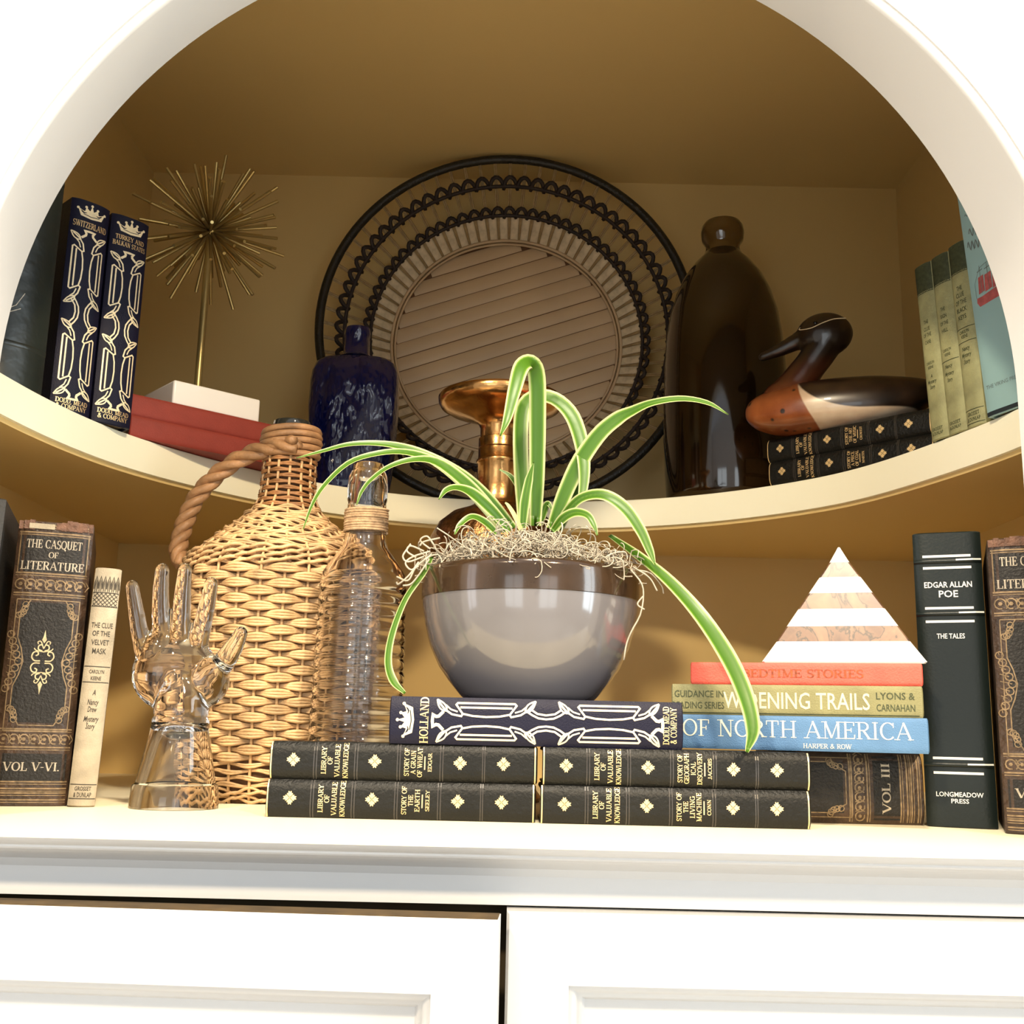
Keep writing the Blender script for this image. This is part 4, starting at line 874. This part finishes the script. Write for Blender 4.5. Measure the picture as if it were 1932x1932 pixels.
for q in range(3):
    P = []
    for i, p in enumerate(HP):
        tn = (HP[min(i+1, 60)]-HP[max(i-1, 0)]).normalized(); u = tn.cross(Vector((0, 1, 0))).normalized(); v_ = tn.cross(u)
        a = i*.42+q*2*PI/3; k = .0046*(1 if i < 52 else 1-(i-52)/14)
        P.append(p + u*k*math.cos(a) + v_*k*math.sin(a) - Vector((jx, jy, Z0)))
    MB().tube(P, .0043, 7).build('handle_strand', 'rope_cane', t, angle=2)

# ribbed clear bottle with twine
bx, by = -0.1195, 0.890
t = thing('glass_bottle', 'clear ribbed glass bottle with twine around its neck, beside the wicker jug', 'bottle', (bx, by, Z0))
body = [(.0355, 0.0), (.0380, .0015)]
nr_ = 17; z0_, z1_ = .004, .178
for i in range(nr_*6+1):
    k = i/(nr_*6); z = z0_+(z1_-z0_)*k; body.append((0.0374-.0030*k + .0013*(abs(math.sin(PI*nr_*k))**.8) - .0006, z))
nk = [(.0335, .184), (.0290, .1915), (.0235, .199), (.0190, .205), (.0170, .2115), (.0163, .219), (.0158, .241), (.0155, .2425), (.0163, .2455), (.0166, .256), (.0160, .265), (.0140, .2695), (.0128, .2712), (.0128, .2752), (.0120, .2762), (.0100, .2762)]
inner = [(.0090, .270), (.0100, .262), (.0118, .254), (.0125, .235), (.0132, .214), (.0150, .205), (.0215, .196), (.0300, .184), (.0322, .175), (.0345, .012), (.0320, .008), (.0001, .0068)]
mb = MB().lathe([(.0001, .0018)] + body + nk + inner, 64, cap0=False, cap1=False); mb.build('bottle', 'ribbed_glass', t, angle=1.0)
tw = MB(); P = []
for i in range(9*28+1):
    a = 2*PI*i/28; z = .2185+.0021*(i/28); P.append(((.0172+.0003*math.sin(i*.13))*math.cos(a), (.0172+.0003*math.sin(i*.13))*math.sin(a), z+.0010*math.sin(a)))
tw.tube(P, .00125, 5).build('twine', 'twine', t, angle=2)

# brass vase behind the pot
vx, vy = -0.0135, 1.03
t = thing('brass_vase', 'tall engraved brass vase with a wide flared mouth behind the spider plant', 'vase', (vx, vy, Z0))
k = 1.03
pv = [(.0001, 0), (.044, 0.0), (.046, .004), (.040, .012), (.024, .022), (.0175, .040), (.0165, .085), (.020, .120), (.032, .145), (.048, .165), (.0600, .190), (.0655, .212), (.0660, .225), (.0635, .240), (.0560, .254), (.0440, .264)]
MB().lathe([(r*1.0, z) for r, z in pv] + [(.030, .2690), (.0236, .2725)], 56, cap1=False).build('body', 'engraved_brass', t, angle=0.8)
zz = lambda z: z*k - Z0
nkp = [(.0236, .2725), (.0226, zz(.2095)), (.0216, zz(.212)), (.0212, zz(.2145)), (.0208, zz(.216)), (.0206, zz(.2465)), (.0216, zz(.248)), (.0220, zz(.2495)), (.0216, zz(.251)), (.0203, zz(.2525)), (.0201, zz(.2715)), (.0186, zz(.2725)),
       (.0188, zz(.282)), (.0210, zz(.2865)), (.0270, zz(.2910)), (.0390, zz(.2950)), (.0510, zz(.2985)), (.0575, zz(.3020)), (.0600, zz(.3060)), (.0606, zz(.3105)), (.0592, zz(.3125)), (.0570, zz(.3105)), (.0480, zz(.3040)), (.0340, zz(.2985)), (.0230, zz(.292)), (.0165, zz(.283)), (.0150, zz(.250))]
MB().lathe(nkp, 64, cap0=False).build('neck_and_mouth', 'bronze_brass', t, angle=0.9)
for z in (.226, .262): MB().tube([(.0201*math.cos(2*PI*i/40), .0201*math.sin(2*PI*i/40), zz(z)) for i in range(40)], .0007, 5, closed=True).build('engraved_ring', 'engraved_brass', t)

# potted spider plant
px_, py_ = 0.0158, 0.860; zp = zh + 0.0326
t = thing('potted_spider_plant', 'spider plant in a grey bowl with a bronze rim, on the navy Holland book', 'plant', (px_, py_, zp))
q = lambda r, z: (r*1.006, z-0.0285)
bowl = [(.0001, 0.0), (.046, 0.0), (.0490, .0008)] + [q(.0530, .0335), q(.0614, .0434), q(.0690, .0540), q(.0765, .0700), q(.0808, .0860), q(.0832, .1000), q(.0836, .1052)]
MB().lathe(bowl, 72, cap1=False).build('bowl', 'pot_glaze', t, angle=0.9)
MB().lathe([q(.0836, .1052), q(.0843, .1056), q(.0846, .1120), q(.0846, .1235), q(.0840, .1268), q(.0822, .1280), q(.0806, .1268), q(.0800, .1180), q(.0600, .1180), (.0001, .0895)], 72, cap0=False, cap1=False).build('bronze_rim', 'pot_bronze', t, angle=0.9)['label'] = 'glossy bronze rim band'
OR = Vector((px_, py_, zp))
mo = MB(); rg = random.Random(5)
for i in range(680):
    a = rg.uniform(0, 2*PI); rad = .082*math.sqrt(rg.random()); h = .0985+.027*(1-(rad/.088)**2)
    if i > 630: rad = .083; h = .0995
    p = Vector((rad*math.cos(a), rad*math.sin(a), h+rg.uniform(-.003, .005))); P = []
    ax = Vector((rg.uniform(-1, 1), rg.uniform(-1, 1), rg.uniform(-.6, .6))).normalized(); dv_ = ax.orthogonal().normalized(); kk = rg.uniform(.12, .6)*rg.choice((-1, 1))
    st = rg.uniform(.0022, .0042)
    for j in range(11):
        P.append(p.copy()); dv_ = (Matrix.Rotation(kk*rg.uniform(.5, 1.4), 3, ax) @ dv_); dv_.z *= .85; p += dv_*st
        if i > 630 and j > 3: p += Vector((math.cos(a)*.0010, math.sin(a)*.0010, -.0012))
        k_ = math.hypot(p.x, p.y)
        if k_ > .091: p.x *= .091/k_; p.y *= .091/k_
    mo.tube(P, rg.uniform(.00030, .00058), 4)
def hang(pts, Y, r=.0006): mo.tube(spline([at(x, y, Y)-OR for x, y in pts], 16), r, 4)
hang([(1190, 1075), (1210, 1100), (1214, 1125), (1208, 1160), (1192, 1190), (1182, 1215), (1177, 1245)], .80); hang([(1213, 1125), (1203, 1140), (1216, 1150)], .80); hang([(1195, 1070), (1225, 1090), (1240, 1115)], .81); hang([(1200, 1075), (1228, 1082), (1248, 1105), (1252, 1120)], .82)
for pts in ([(812, 1040), (780, 1050), (765, 1062), (775, 1075), (790, 1068)], [(815, 1045), (785, 1070), (770, 1095), (748, 1088)], [(810, 1055), (790, 1085), (775, 1102), (760, 1105)], [(800, 1040), (775, 1030), (768, 1040), (785, 1052)], [(830, 1015), (800, 1022), (792, 1030)], [(790, 1060), (772, 1085), (752, 1102), (748, 1098)], [(800, 1050), (770, 1060), (760, 1050), (768, 1036), (775, 1026)], [(820, 1030), (806, 1012), (793, 1020), (812, 1036)]): hang(pts, .815, .0007)
o = mo.build('moss', 'moss', t, angle=2); o['kind'] = 'stuff'
def leaf(pts, wid, name='leaf', nrm=None, Ys=None, n=34, m='leaf', fold=0.22):
    """pts in photo pixels with a depth each; wid: list of widths in pixels along it"""
    Y = Ys or [.86]*len(pts); P = spline([at(x, y, d)-OR for (x, y), d in zip(pts, Y)], n); k = len(wid)-1
    vs = []; fs = []; ac = []; N0 = Vector(nrm or (0.05, -1, 0.25)).normalized(); prev = None
    U = (-1, -.5, 0, .5, 1)
    for i, p in enumerate(P):
        tn = (P[min(i+1, n)]-P[max(i-1, 0)]).normalized(); sd = tn.cross(N0); sd = sd.normalized() if sd.length > .15 else (prev or Vector((1, 0, 0)))
        if prev and sd.dot(prev) < 0: sd = -sd
        if prev: sd = (sd*.6+prev*.4).normalized()
        prev = sd; nn = sd.cross(tn).normalized()
        if nn.dot(N0) < 0: nn = -nn
        t_ = i/n*k; j = min(int(t_), k-1); wd = (wid[j]+(wid[j+1]-wid[j])*(t_-j))*Y[0]/2081/2
        for u in U: vs.append(p + sd*wd*u + nn*wd*fold*(abs(u)-.5)); ac.append(abs(u))
        for u in (.5, -.5): vs.append(p + sd*wd*u*1.4 + nn*(wd*fold*.2-.0005)); ac.append(.45)
    c = 7
    for i in range(n):
        for j in range(c): fs.append((i*c+j, i*c+(j+1) % c, (i+1)*c+(j+1) % c, (i+1)*c+j))
    fs += [tuple(range(c)), tuple(n*c+j for j in reversed(range(c)))]
    return MB().add(vs, fs).build(name, m, t, angle=2.2, attrs={'across': ac})
leaf([(1010, 992), (1013, 900), (1014, 800), (1013, 715), (1003, 684), (984, 692), (971, 735), (957, 790), (944, 822)], [22, 30, 33, 34, 34, 32, 26, 16, 3], Ys=[.862, .858, .852, .845, .835, .825, .815, .808, .80])
leaf([(988, 992), (984, 900), (982, 820), (988, 768), (1010, 748), (1045, 752), (1076, 780), (1094, 825), (1102, 880), (1099, 930), (1087, 955)], [22, 30, 30, 30, 30, 31, 32, 30, 24, 16, 4], Ys=[.87, .872, .874, .876, .876, .872, .866, .86, .852, .846, .842])
leaf([(1040, 998), (1062, 940), (1092, 875), (1130, 820), (1165, 790), (1192, 776), (1230, 760), (1285, 752), (1335, 760), (1374, 782)], [20, 30, 34, 32, 30, 22, 15, 13, 10, 2], Ys=[.862, .858, .855, .85, .845, .84, .83, .82, .81, .80])
leaf([(1055, 1000), (1078, 950), (1100, 905), (1108, 870)], [14, 22, 20, 4], Ys=[.87, .868, .865, .86])
leaf([(968, 998), (925, 945), (880, 903), (830, 872), (775, 848), (720, 837), (660, 838), (605, 852), (559, 864)], [20, 24, 25, 24, 20, 15, 12, 9, 2], Ys=[.866, .86, .855, .85, .845, .84, .835, .83, .825], nrm=(-.25, -.9, .5))
leaf([(950, 1000), (905, 945), (862, 902), (815, 868), (765, 853), (715, 855), (660, 872), (615, 912), (590, 950), (572, 998)], [18, 22, 22, 20, 17, 15, 13, 11, 8, 2], Ys=[.86, .852, .846, .84, .832, .825, .82, .815, .81, .808], nrm=(-.25, -.9, .5))
leaf([(955, 1002), (915, 950), (875, 908), (825, 872), (780, 867), (735, 880), (700, 905), (682, 928), (673, 952)], [18, 26, 26, 22, 16, 12, 10, 8, 2], Ys=[.85, .842, .835, .828, .82, .815, .812, .81, .808], nrm=(-.25, -.9, .5))
leaf([(962, 1000), (925, 960), (890, 930), (862, 920), (842, 925), (828, 942)], [16, 24, 24, 18, 14, 3], Ys=[.84, .83, .822, .815, .81, .806], nrm=(-.2, -.9, .45))
leaf([(938, 1006), (915, 985), (890, 975), (868, 990), (858, 1008)], [12, 18, 16, 12, 3], Ys=[.83, .822, .815, .81, .806], nrm=(-.2, -.9, .45))
leaf([(986, 996), (990, 950), (998, 905), (1007, 872)], [14, 20, 16, 2], Ys=[.845, .843, .842, .84])
leaf([(995, 990), (984, 935), (965, 900), (941, 885)], [8, 12, 10, 2], Ys=[.885, .888, .89, .892])
leaf([(984, 1002), (972, 975), (960, 955), (953, 948)], [9, 9, 7, 3], 'pale_leaf', Ys=[.842, .838, .836, .835], m='pale_stem')['label'] = 'pale yellow young leaf'
leaf([(1042, 1002), (1062, 978), (1085, 967), (1108, 972), (1120, 990), (1127, 1010)], [12, 20, 20, 16, 12, 3], Ys=[.845, .838, .832, .826, .822, .82])
leaf([(1020, 990), (1026, 965), (1034, 950), (1043, 965)], [10, 16, 12, 3], Ys=[.872, .872, .87, .868])
leaf([(1048, 1000), (1072, 962), (1100, 938), (1140, 934), (1178, 958), (1208, 1000), (1226, 1040), (1236, 1066)], [12, 18, 20, 24, 26, 22, 16, 3], Ys=[.855, .846, .838, .83, .824, .818, .814, .812])
leaf([(1150, 1010), (1200, 1045), (1260, 1094), (1320, 1160), (1372, 1238), (1405, 1310), (1420, 1375), (1409, 1419)], [10, 20, 26, 31, 34, 32, 26, 6], Ys=[.85, .835, .815, .795, .782, .772, .766, .764], nrm=(.1, -.9, .4))
leaf([(815, 1050), (800, 1080), (765, 1130), (740, 1195), (732, 1248), (742, 1285), (764, 1308)], [8, 10, 11, 13, 15, 17, 6], Ys=[.83, .822, .812, .80, .793, .79, .789], nrm=(.5, -.85, .1))

# striped marble pyramid on the coral book
A, B_, C_ = at(1582, 1030, .853), at(1443, 1245, .815), at(1738, 1247, .815)
hw = (C_-B_).length/2*1.02; ph_ = 0.0905; fm = at(1590.5, 1246, .802); yaw = -math.atan2(fm.x, fm.y); cp_ = fm + Vector((fm.x, fm.y, 0)).normalized()*hw*.5774
t = thing('marble_pyramid', 'pyramid of white and tan marble layers on the coral book', 'ornament', Matrix.Translation((cp_.x, cp_.y, z4)) @ Matrix.Rotation(yaw, 4, 'Z'))
lv = [(1247, 'b'), (1208, 't'), (1180, 'b'), (1148, 't'), (1118, 'b'), (1088, 't'), (1059, 'b'), (1030, None)]
for (y0, kind), (y1, _) in zip(lv, lv[1:]):
    f0, f1 = (1247-y0)/217, (1247-y1)/217; a0, a1 = hw*(1-f0*.985)*1.0, hw*(1-f1*.985); zf = lambda f: ph_*f
    e = 0.0012 if f0 == 0 else 0.0
    rows_ = [(a0-e, zf(f0))] + ([(a0, zf(f0)+e)] if e else []) + [(a1, zf(f1)-.00004)]
    vs = []
    for a, z in rows_:
        cr = min(.0026, a*.35); T = [(-a, -a*.5774), (a, -a*.5774), (0, a*1.1547)]
        for i in range(3):
            p, q0_, q1_ = T[i], T[i-1], T[(i+1) % 3]
            for o_ in (q0_, q1_):
                d = math.hypot(o_[0]-p[0], o_[1]-p[1]); vs.append((p[0]+(o_[0]-p[0])/d*cr, p[1]+(o_[1]-p[1])/d*cr, z))
    n_ = len(rows_); fs = [(r*6+i, r*6+(i+1) % 6, (r+1)*6+(i+1) % 6, (r+1)*6+i) for r in range(n_-1) for i in range(6)] + [tuple(reversed(range(6))), tuple((n_-1)*6+i for i in range(6))]
    MB().add(vs, fs).build('marble_layer', 'tan_marble' if kind == 't' else 'bright_marble', t, angle=.5)['label'] = 'tan veined marble layer' if kind == 't' else 'white marble layer'

# ------------------------------------------------------------------ things on the upper shelf
# starburst on a marble block
def on_line(px_x, p, d):                     # point of the line p + d*t that is seen at pixel column px_x
    lo_, hi_ = -0.35, 0.1
    for _ in range(40):
        m_ = (lo_+hi_)/2; q_ = p+d*m_; zc = q_.y*_cp + q_.z*_sp; u = F*q_.x/zc; v = -F*(q_.z*_cp - q_.y*_sp)/zc
        if 966+u*_cr-v*_sr < px_x: lo_ = m_
        else: hi_ = m_
    return p+d*lo_
fl = rb + nr*.007; fl.z = ZR
e0, e1 = on_line(325, fl, dr), on_line(489, fl, dr); ab = turn(e0, e1); db2 = Vector((math.cos(ab), math.sin(ab), 0)); nb = Vector((-db2.y, db2.x, 0))
lb = (e1-e0).length; bd = 0.075
pole_xy = None
BM = Matrix.Translation(e0 + db2*(lb/2) + nb*(bd/2)) @ Matrix.Rotation(ab, 4, 'Z')
t = thing('starburst_sculpture', 'gold starburst of thin rods on a pole in a white marble block, upper shelf', 'sculpture', BM)
mb = MB(); mb.box((-lb/2, -bd/2, 0), (lb/2, bd/2, .0250)); o = mb.build('marble_block', 'white_marble', t); bv = o.modifiers.new('bevel', 'BEVEL'); bv.width = .0022; bv.segments = 3; o['label'] = 'white marble block'
BI = BM.inverted()
pole_px = at(372, 722, e0.y + .03); Yp = pole_px.y
top = at(397, 436, Yp); bot = Vector((top.x, top.y, ZR+.0250)); lt, lo = BI @ top, BI @ bot
MB().tube([lo, lt], .0038, 14).build('pole', 'brass_gold', t, angle=1.0)
hub = MB(); blob(hub, lt, (.0085,)*3, 10); hub.build('hub', 'brass_gold', t, angle=2)
rod = MB().tube([(0, 0, .004), (0, 0, 1)], .0125, 6); rm = None; rg = random.Random(21)
R0 = 158*Yp/2081; NR = 128
for i in range(NR):
    z = 1-2*(i+.5)/NR; a = i*2.399963+rg.uniform(-.12, .12); s2 = math.sqrt(1-z*z); d = Vector((s2*math.cos(a), s2*math.sin(a), z))
    if d.z < -.9: continue
    ln = R0*(1.0 if i % 3 else .66)*rg.uniform(.8, 1.04)
    if rm is None: o = rod.build('rod', 'brass_gold', t, angle=1.2); rm = o.data
    else: o = bpy.data.objects.new('rod', rm); COL.objects.link(o); o.parent = t
    o.location = lt; o.rotation_mode = 'QUATERNION'; o.rotation_quaternion = d.to_track_quat('Z', 'Y'); k = .00175/.0125; o.scale = (k, k, ln)

# cobalt flask
t = thing('blue_bottle', 'cobalt blue glass flask with flat shoulders, in front of the woven tray', 'bottle', (-0.1945, 1.285, ZT))
pf = [(.0001, 0), (.044, 0), (.0470, .003), (.0490, .02), (.0525, .07), (.0540, .11), (.0535, .145), (.0520, .158), (.0480, .1685), (.0400, .1740), (.0240, .1765), (.0185, .1785), (.0158, .183), (.0152, .2035), (.0160, .206), (.0160, .2115), (.0145, .2160), (.0120, .2165), (.0105, .214), (.0105, .19)]
MB().lathe([(r, z*1.0) for r, z in pf[:10]], 64, sy=.56, power=2.9, cap1=False).lathe([(r, z) for r, z in pf[9:12]], 64, sy=.56, power=2.9, cap0=False, cap1=False).build('flask_body', 'cobalt_glass', t, angle=1.2)
MB().lathe(pf[10:], 40, sy=.92, cap0=False).build('neck', 'cobalt_glass', t, angle=1.0)

# brown jug
t = thing('brown_jug', 'large dark brown glossy glazed jug between the woven tray and the duck', 'jug', (0.2545, 1.278, ZT))
k = 1.290/1.285
pb = [(.0001, 0), (.064, 0), (.069, .003), (.0712, .012), (.0728, .04), (.0738, .08), (.0735, .138), (.0725, .170), (.0702, .206), (.0655, .240), (.0575, .268), (.0480, .289), (.0350, .308), (.0250, .318), (.0222, .323)]
MB().lathe([(r*k, z) for r, z in pb], 72, cap1=False).build('body', 'brown_glaze', t, angle=1.0)
MB().lathe([(r*k, z) for r, z in [(.0222, .323), (.0206, .329), (.0215, .334), (.0252, .3395), (.0266, .349), (.0255, .357), (.0220, .3625), (.0185, .3625), (.0150, .356), (.0140, .335)]], 48, cap0=False).build('neck_lip', 'amber_glaze', t, angle=1.0)

# woven tray leaning on the back wall
th_ = math.asin(.026/.487); RT = .2425
t = thing('woven_tray', 'large round woven tray with dark rim and twisted cords against the back wall', 'tray', Matrix.Translation((-.0128, 1.3535, .5210)) @ Matrix.Rotation(-th_, 4, 'X'))
ring = lambda r, y, n=120, ph=0: [(r*math.cos(2*PI*i/n+ph), y, r*math.sin(2*PI*i/n+ph)) for i in range(n)]
MB().tube(ring(RT, 0), .0058, 10, closed=True).build('rim', 'black_rattan', t, angle=2)
RD, YD = .1540, .066
yo = lambda r: YD*(1-((r-RD)/(RT-RD)))**1.0 if r > RD else YD
NSP = 72; sm = None
for i in range(NSP):
    if sm is None:
        mb = MB(); 
        for sg in (-1, 1): mb.tube([(RD, YD-.001, sg*.0002), (.18, yo(.18)-.002, sg*.0011), (.212, yo(.212)-.002, sg*.0013), (RT, -.002, sg*.0011)], .00125, 5)
        o = mb.build('spoke', 'raffia', t, angle=2); sm = o.data
    else: o = bpy.data.objects.new('spoke', sm); COL.objects.link(o); o.parent = t
    o.rotation_euler = (0, 2*PI*i/NSP, 0)
sm = None
for i in range(NSP):
    if sm is None:
        mb = MB(); w0, w1 = .0064, .0075; r0, r1 = RD, .182
        vs = []
        for r, w_ in ((r0, w0), (r1, w1)):
            for u in (-1, -.5, 0, .5, 1): vs.append((r, yo(r)-.0005-.0014*(1-u*u), u*w_))
        vs += [(r0, yo(r0)+.0012, -w0), (r0, yo(r0)+.0012, w0), (r1, yo(r1)+.0012, -w1), (r1, yo(r1)+.0012, w1)]
        mb.add(vs, [(j, j+1, j+6, j+5) for j in range(4)] + [(10, 12, 13, 11), (0, 5, 12, 10), (4, 11, 13, 9)]); o = mb.build('raffia_strip', 'raffia_pale', t, angle=1.5); sm = o.data
    else: o = bpy.data.objects.new('raffia_strip', sm); COL.objects.link(o); o.parent = t
    o.rotation_euler = (0, 2*PI*(i+.5)/NSP, 0)
for R_, hr, tr in ((.2165, .0056, .0030), (.1850, .0046, .0028)):
    P = []; n_ = NSP*11
    for i in range(n_):
        a = 2*PI*i/n_; q_ = 2*PI*NSP*i/n_ + .3*math.sin(a*5); rr_ = R_+hr*math.cos(q_); da_ = .55*hr*math.sin(q_)/R_ + .0
        P.append((rr_*math.cos(a+da_), yo(rr_)-.0035-.0022*math.sin(q_+.8), rr_*math.sin(a+da_)))
    MB().tube(P, tr, 5, closed=True).build('twisted_cord', 'dark_cord', t, angle=2)
    MB().tube(ring(R_-hr*.75, yo(R_)-.002), tr*.9, 5, closed=True).build('ring_cord', 'dark_cord', t, angle=2)
for r, y, k in ((RD+.001, YD-.003, .0023), (RD-.0035, YD-.0015, .0018)): MB().tube(ring(r, y), k, 6, closed=True).build('inner_hoop', 'cane_slat', t, angle=2)
MB().lathe([(.0001, 0), (RD-.002, 0), (RD-.002, .002), (.0001, .002)], 64).build('backing', 'wicker_core', t).matrix_local = Matrix.Translation((0, YD+.004, 0)) @ Matrix.Rotation(-PI/2, 4, 'X')
NSL = 15; tl = math.radians(19.5); pw_ = 2*(RD-.005)/NSL
for i in range(NSL):
    v_ = -(RD-.005)+pw_*(i+.5); hl = math.sqrt(max((RD-.004)**2-max(abs(v_)-pw_*.2, 0)**2, 1e-5)); mb = MB(); vs = []
    W_ = pw_*(.488, .470, .484, .455, .478)[i % 5]
    for x in (-hl, -hl*.5, 0, hl*.5, hl):
        for u in (-1, -.6, 0, .6, 1): vs.append((x, YD+.0035-.0016*(1-abs(u)**5), v_+u*W_))
        vs += [(x, YD+.004, v_+W_), (x, YD+.004, v_-W_)]
    c_ = 7; mb.add(vs, [(r*c_+j, (r+1)*c_+j, (r+1)*c_+(j+1) % c_, r*c_+(j+1) % c_) for r in range(4) for j in range(c_)] + [tuple(range(c_)), tuple(4*c_+j for j in reversed(range(c_)))])
    o = mb.build('slat', 'cane_slat', t, angle=.9); o.rotation_euler = (0, -tl, 0)

# duck decoy on the two library books
fx = Vector((-.93, .37, 0)).normalized(); lx = Vector((-fx.y, fx.x, 0)); Cd = Vector((.345, 1.12, ZD))
DM = Matrix(((fx.x, lx.x, 0, Cd.x), (fx.y, lx.y, 0, Cd.y), (0, 0, 1, Cd.z), (0, 0, 0, 1)))
t = thing('duck_decoy', 'painted wooden duck decoy with a long dark bill resting on the library books', 'duck', DM)
sec = [(-.105, .004, .037, .041), (-.098, .011, .030, .044), (-.085, .021, .020, .048), (-.065, .030, .009, .052), (-.035, .037, .0015, .0555), (0, .040, 0, .0565), (.03, .039, 0, .0555), (.052, .0355, .001, .053), (.070, .030, .004, .050), (.085, .022, .009, .0455), (.094, .014, .015, .040), (.0985, .006, .021, .034), (.0995, .001, .026, .029)]
NX, NA = 90, 72; vs = []; ba = []; bk = []
SP = spline([Vector((a, b, c)) for a, b, c, d in sec], NX); SZ = spline([Vector((a, d, 0)) for a, b, c, d in sec], NX)
for p, z in zip(SP, SZ):
    x, wd, zl_ = p; zh_ = z[1]
    for k in range(NA):
        a = 2*PI*k/NA; ca, sa = math.cos(a), math.sin(a); yy = wd*math.copysign(abs(ca)**.85, ca); zc_ = zl_+(zh_-zl_)*.42
        zz_ = zc_+(zh_-zc_)*sa if sa > 0 else zc_+(zc_-zl_)*math.copysign(abs(sa)**.75, sa)
        vs.append((x, yy, zz_)); ba.append((x-(.020+.020*min(1, zz_/.05)+.004*math.sin(zz_*60)))*.7)
        bk.append(min((1-((min(max(x+.030, 0), .09))/.072)**2-((zz_-.060)/.0455)**2)*.02, .05))
MB().add(vs, [(i*NA+k, i*NA+(k+1) % NA, (i+1)*NA+(k+1) % NA, (i+1)*NA+k) for i in range(NX) for k in range(NA)] + [tuple(reversed(range(NA))), tuple(NX*NA+k for k in range(NA))]).build('body', 'duck_paint', t, angle=2, attrs={'breast': ba, 'back': bk})
mb = MB(); capsule(mb, [(.058, 0, .036), (.046, 0, .055), (.030, 0, .076), (.017, 0, .094), (.010, 0, .108)], [.0255, .0190, .0172, .0180, .0200], 18, 24)
blob(mb, (.014, 0, .1090), (.0300, .0205, .0245)); capsule(mb, [(.028, 0, .110), (.045, 0, .104), (.062, 0, .097), (.080, 0, .0915)], [.0140, .0092, .0072, .0046])
hd = link_mesh('head', remeshed(mb, .0014, 8, 'head'), 'duck_neck', t)
P = [(-.010, .0135, .1205), (.002, .0175, .1195), (.014, .0200, .1155), (.024, .0190, .1120), (.032, .0160, .1120), (.039, .0105, .1145), (.036, .0085, .1190)]
MB().tube(spline(P, 24), .00055, 5).build('eye_line', 'cream_ink', t)['label'] = 'thin pale line along the head'
mb = MB(); blob(mb, (.021, .0192, .1170), (.0022, .0012, .0022), 8); mb.build('eye', 'eye_black', t)
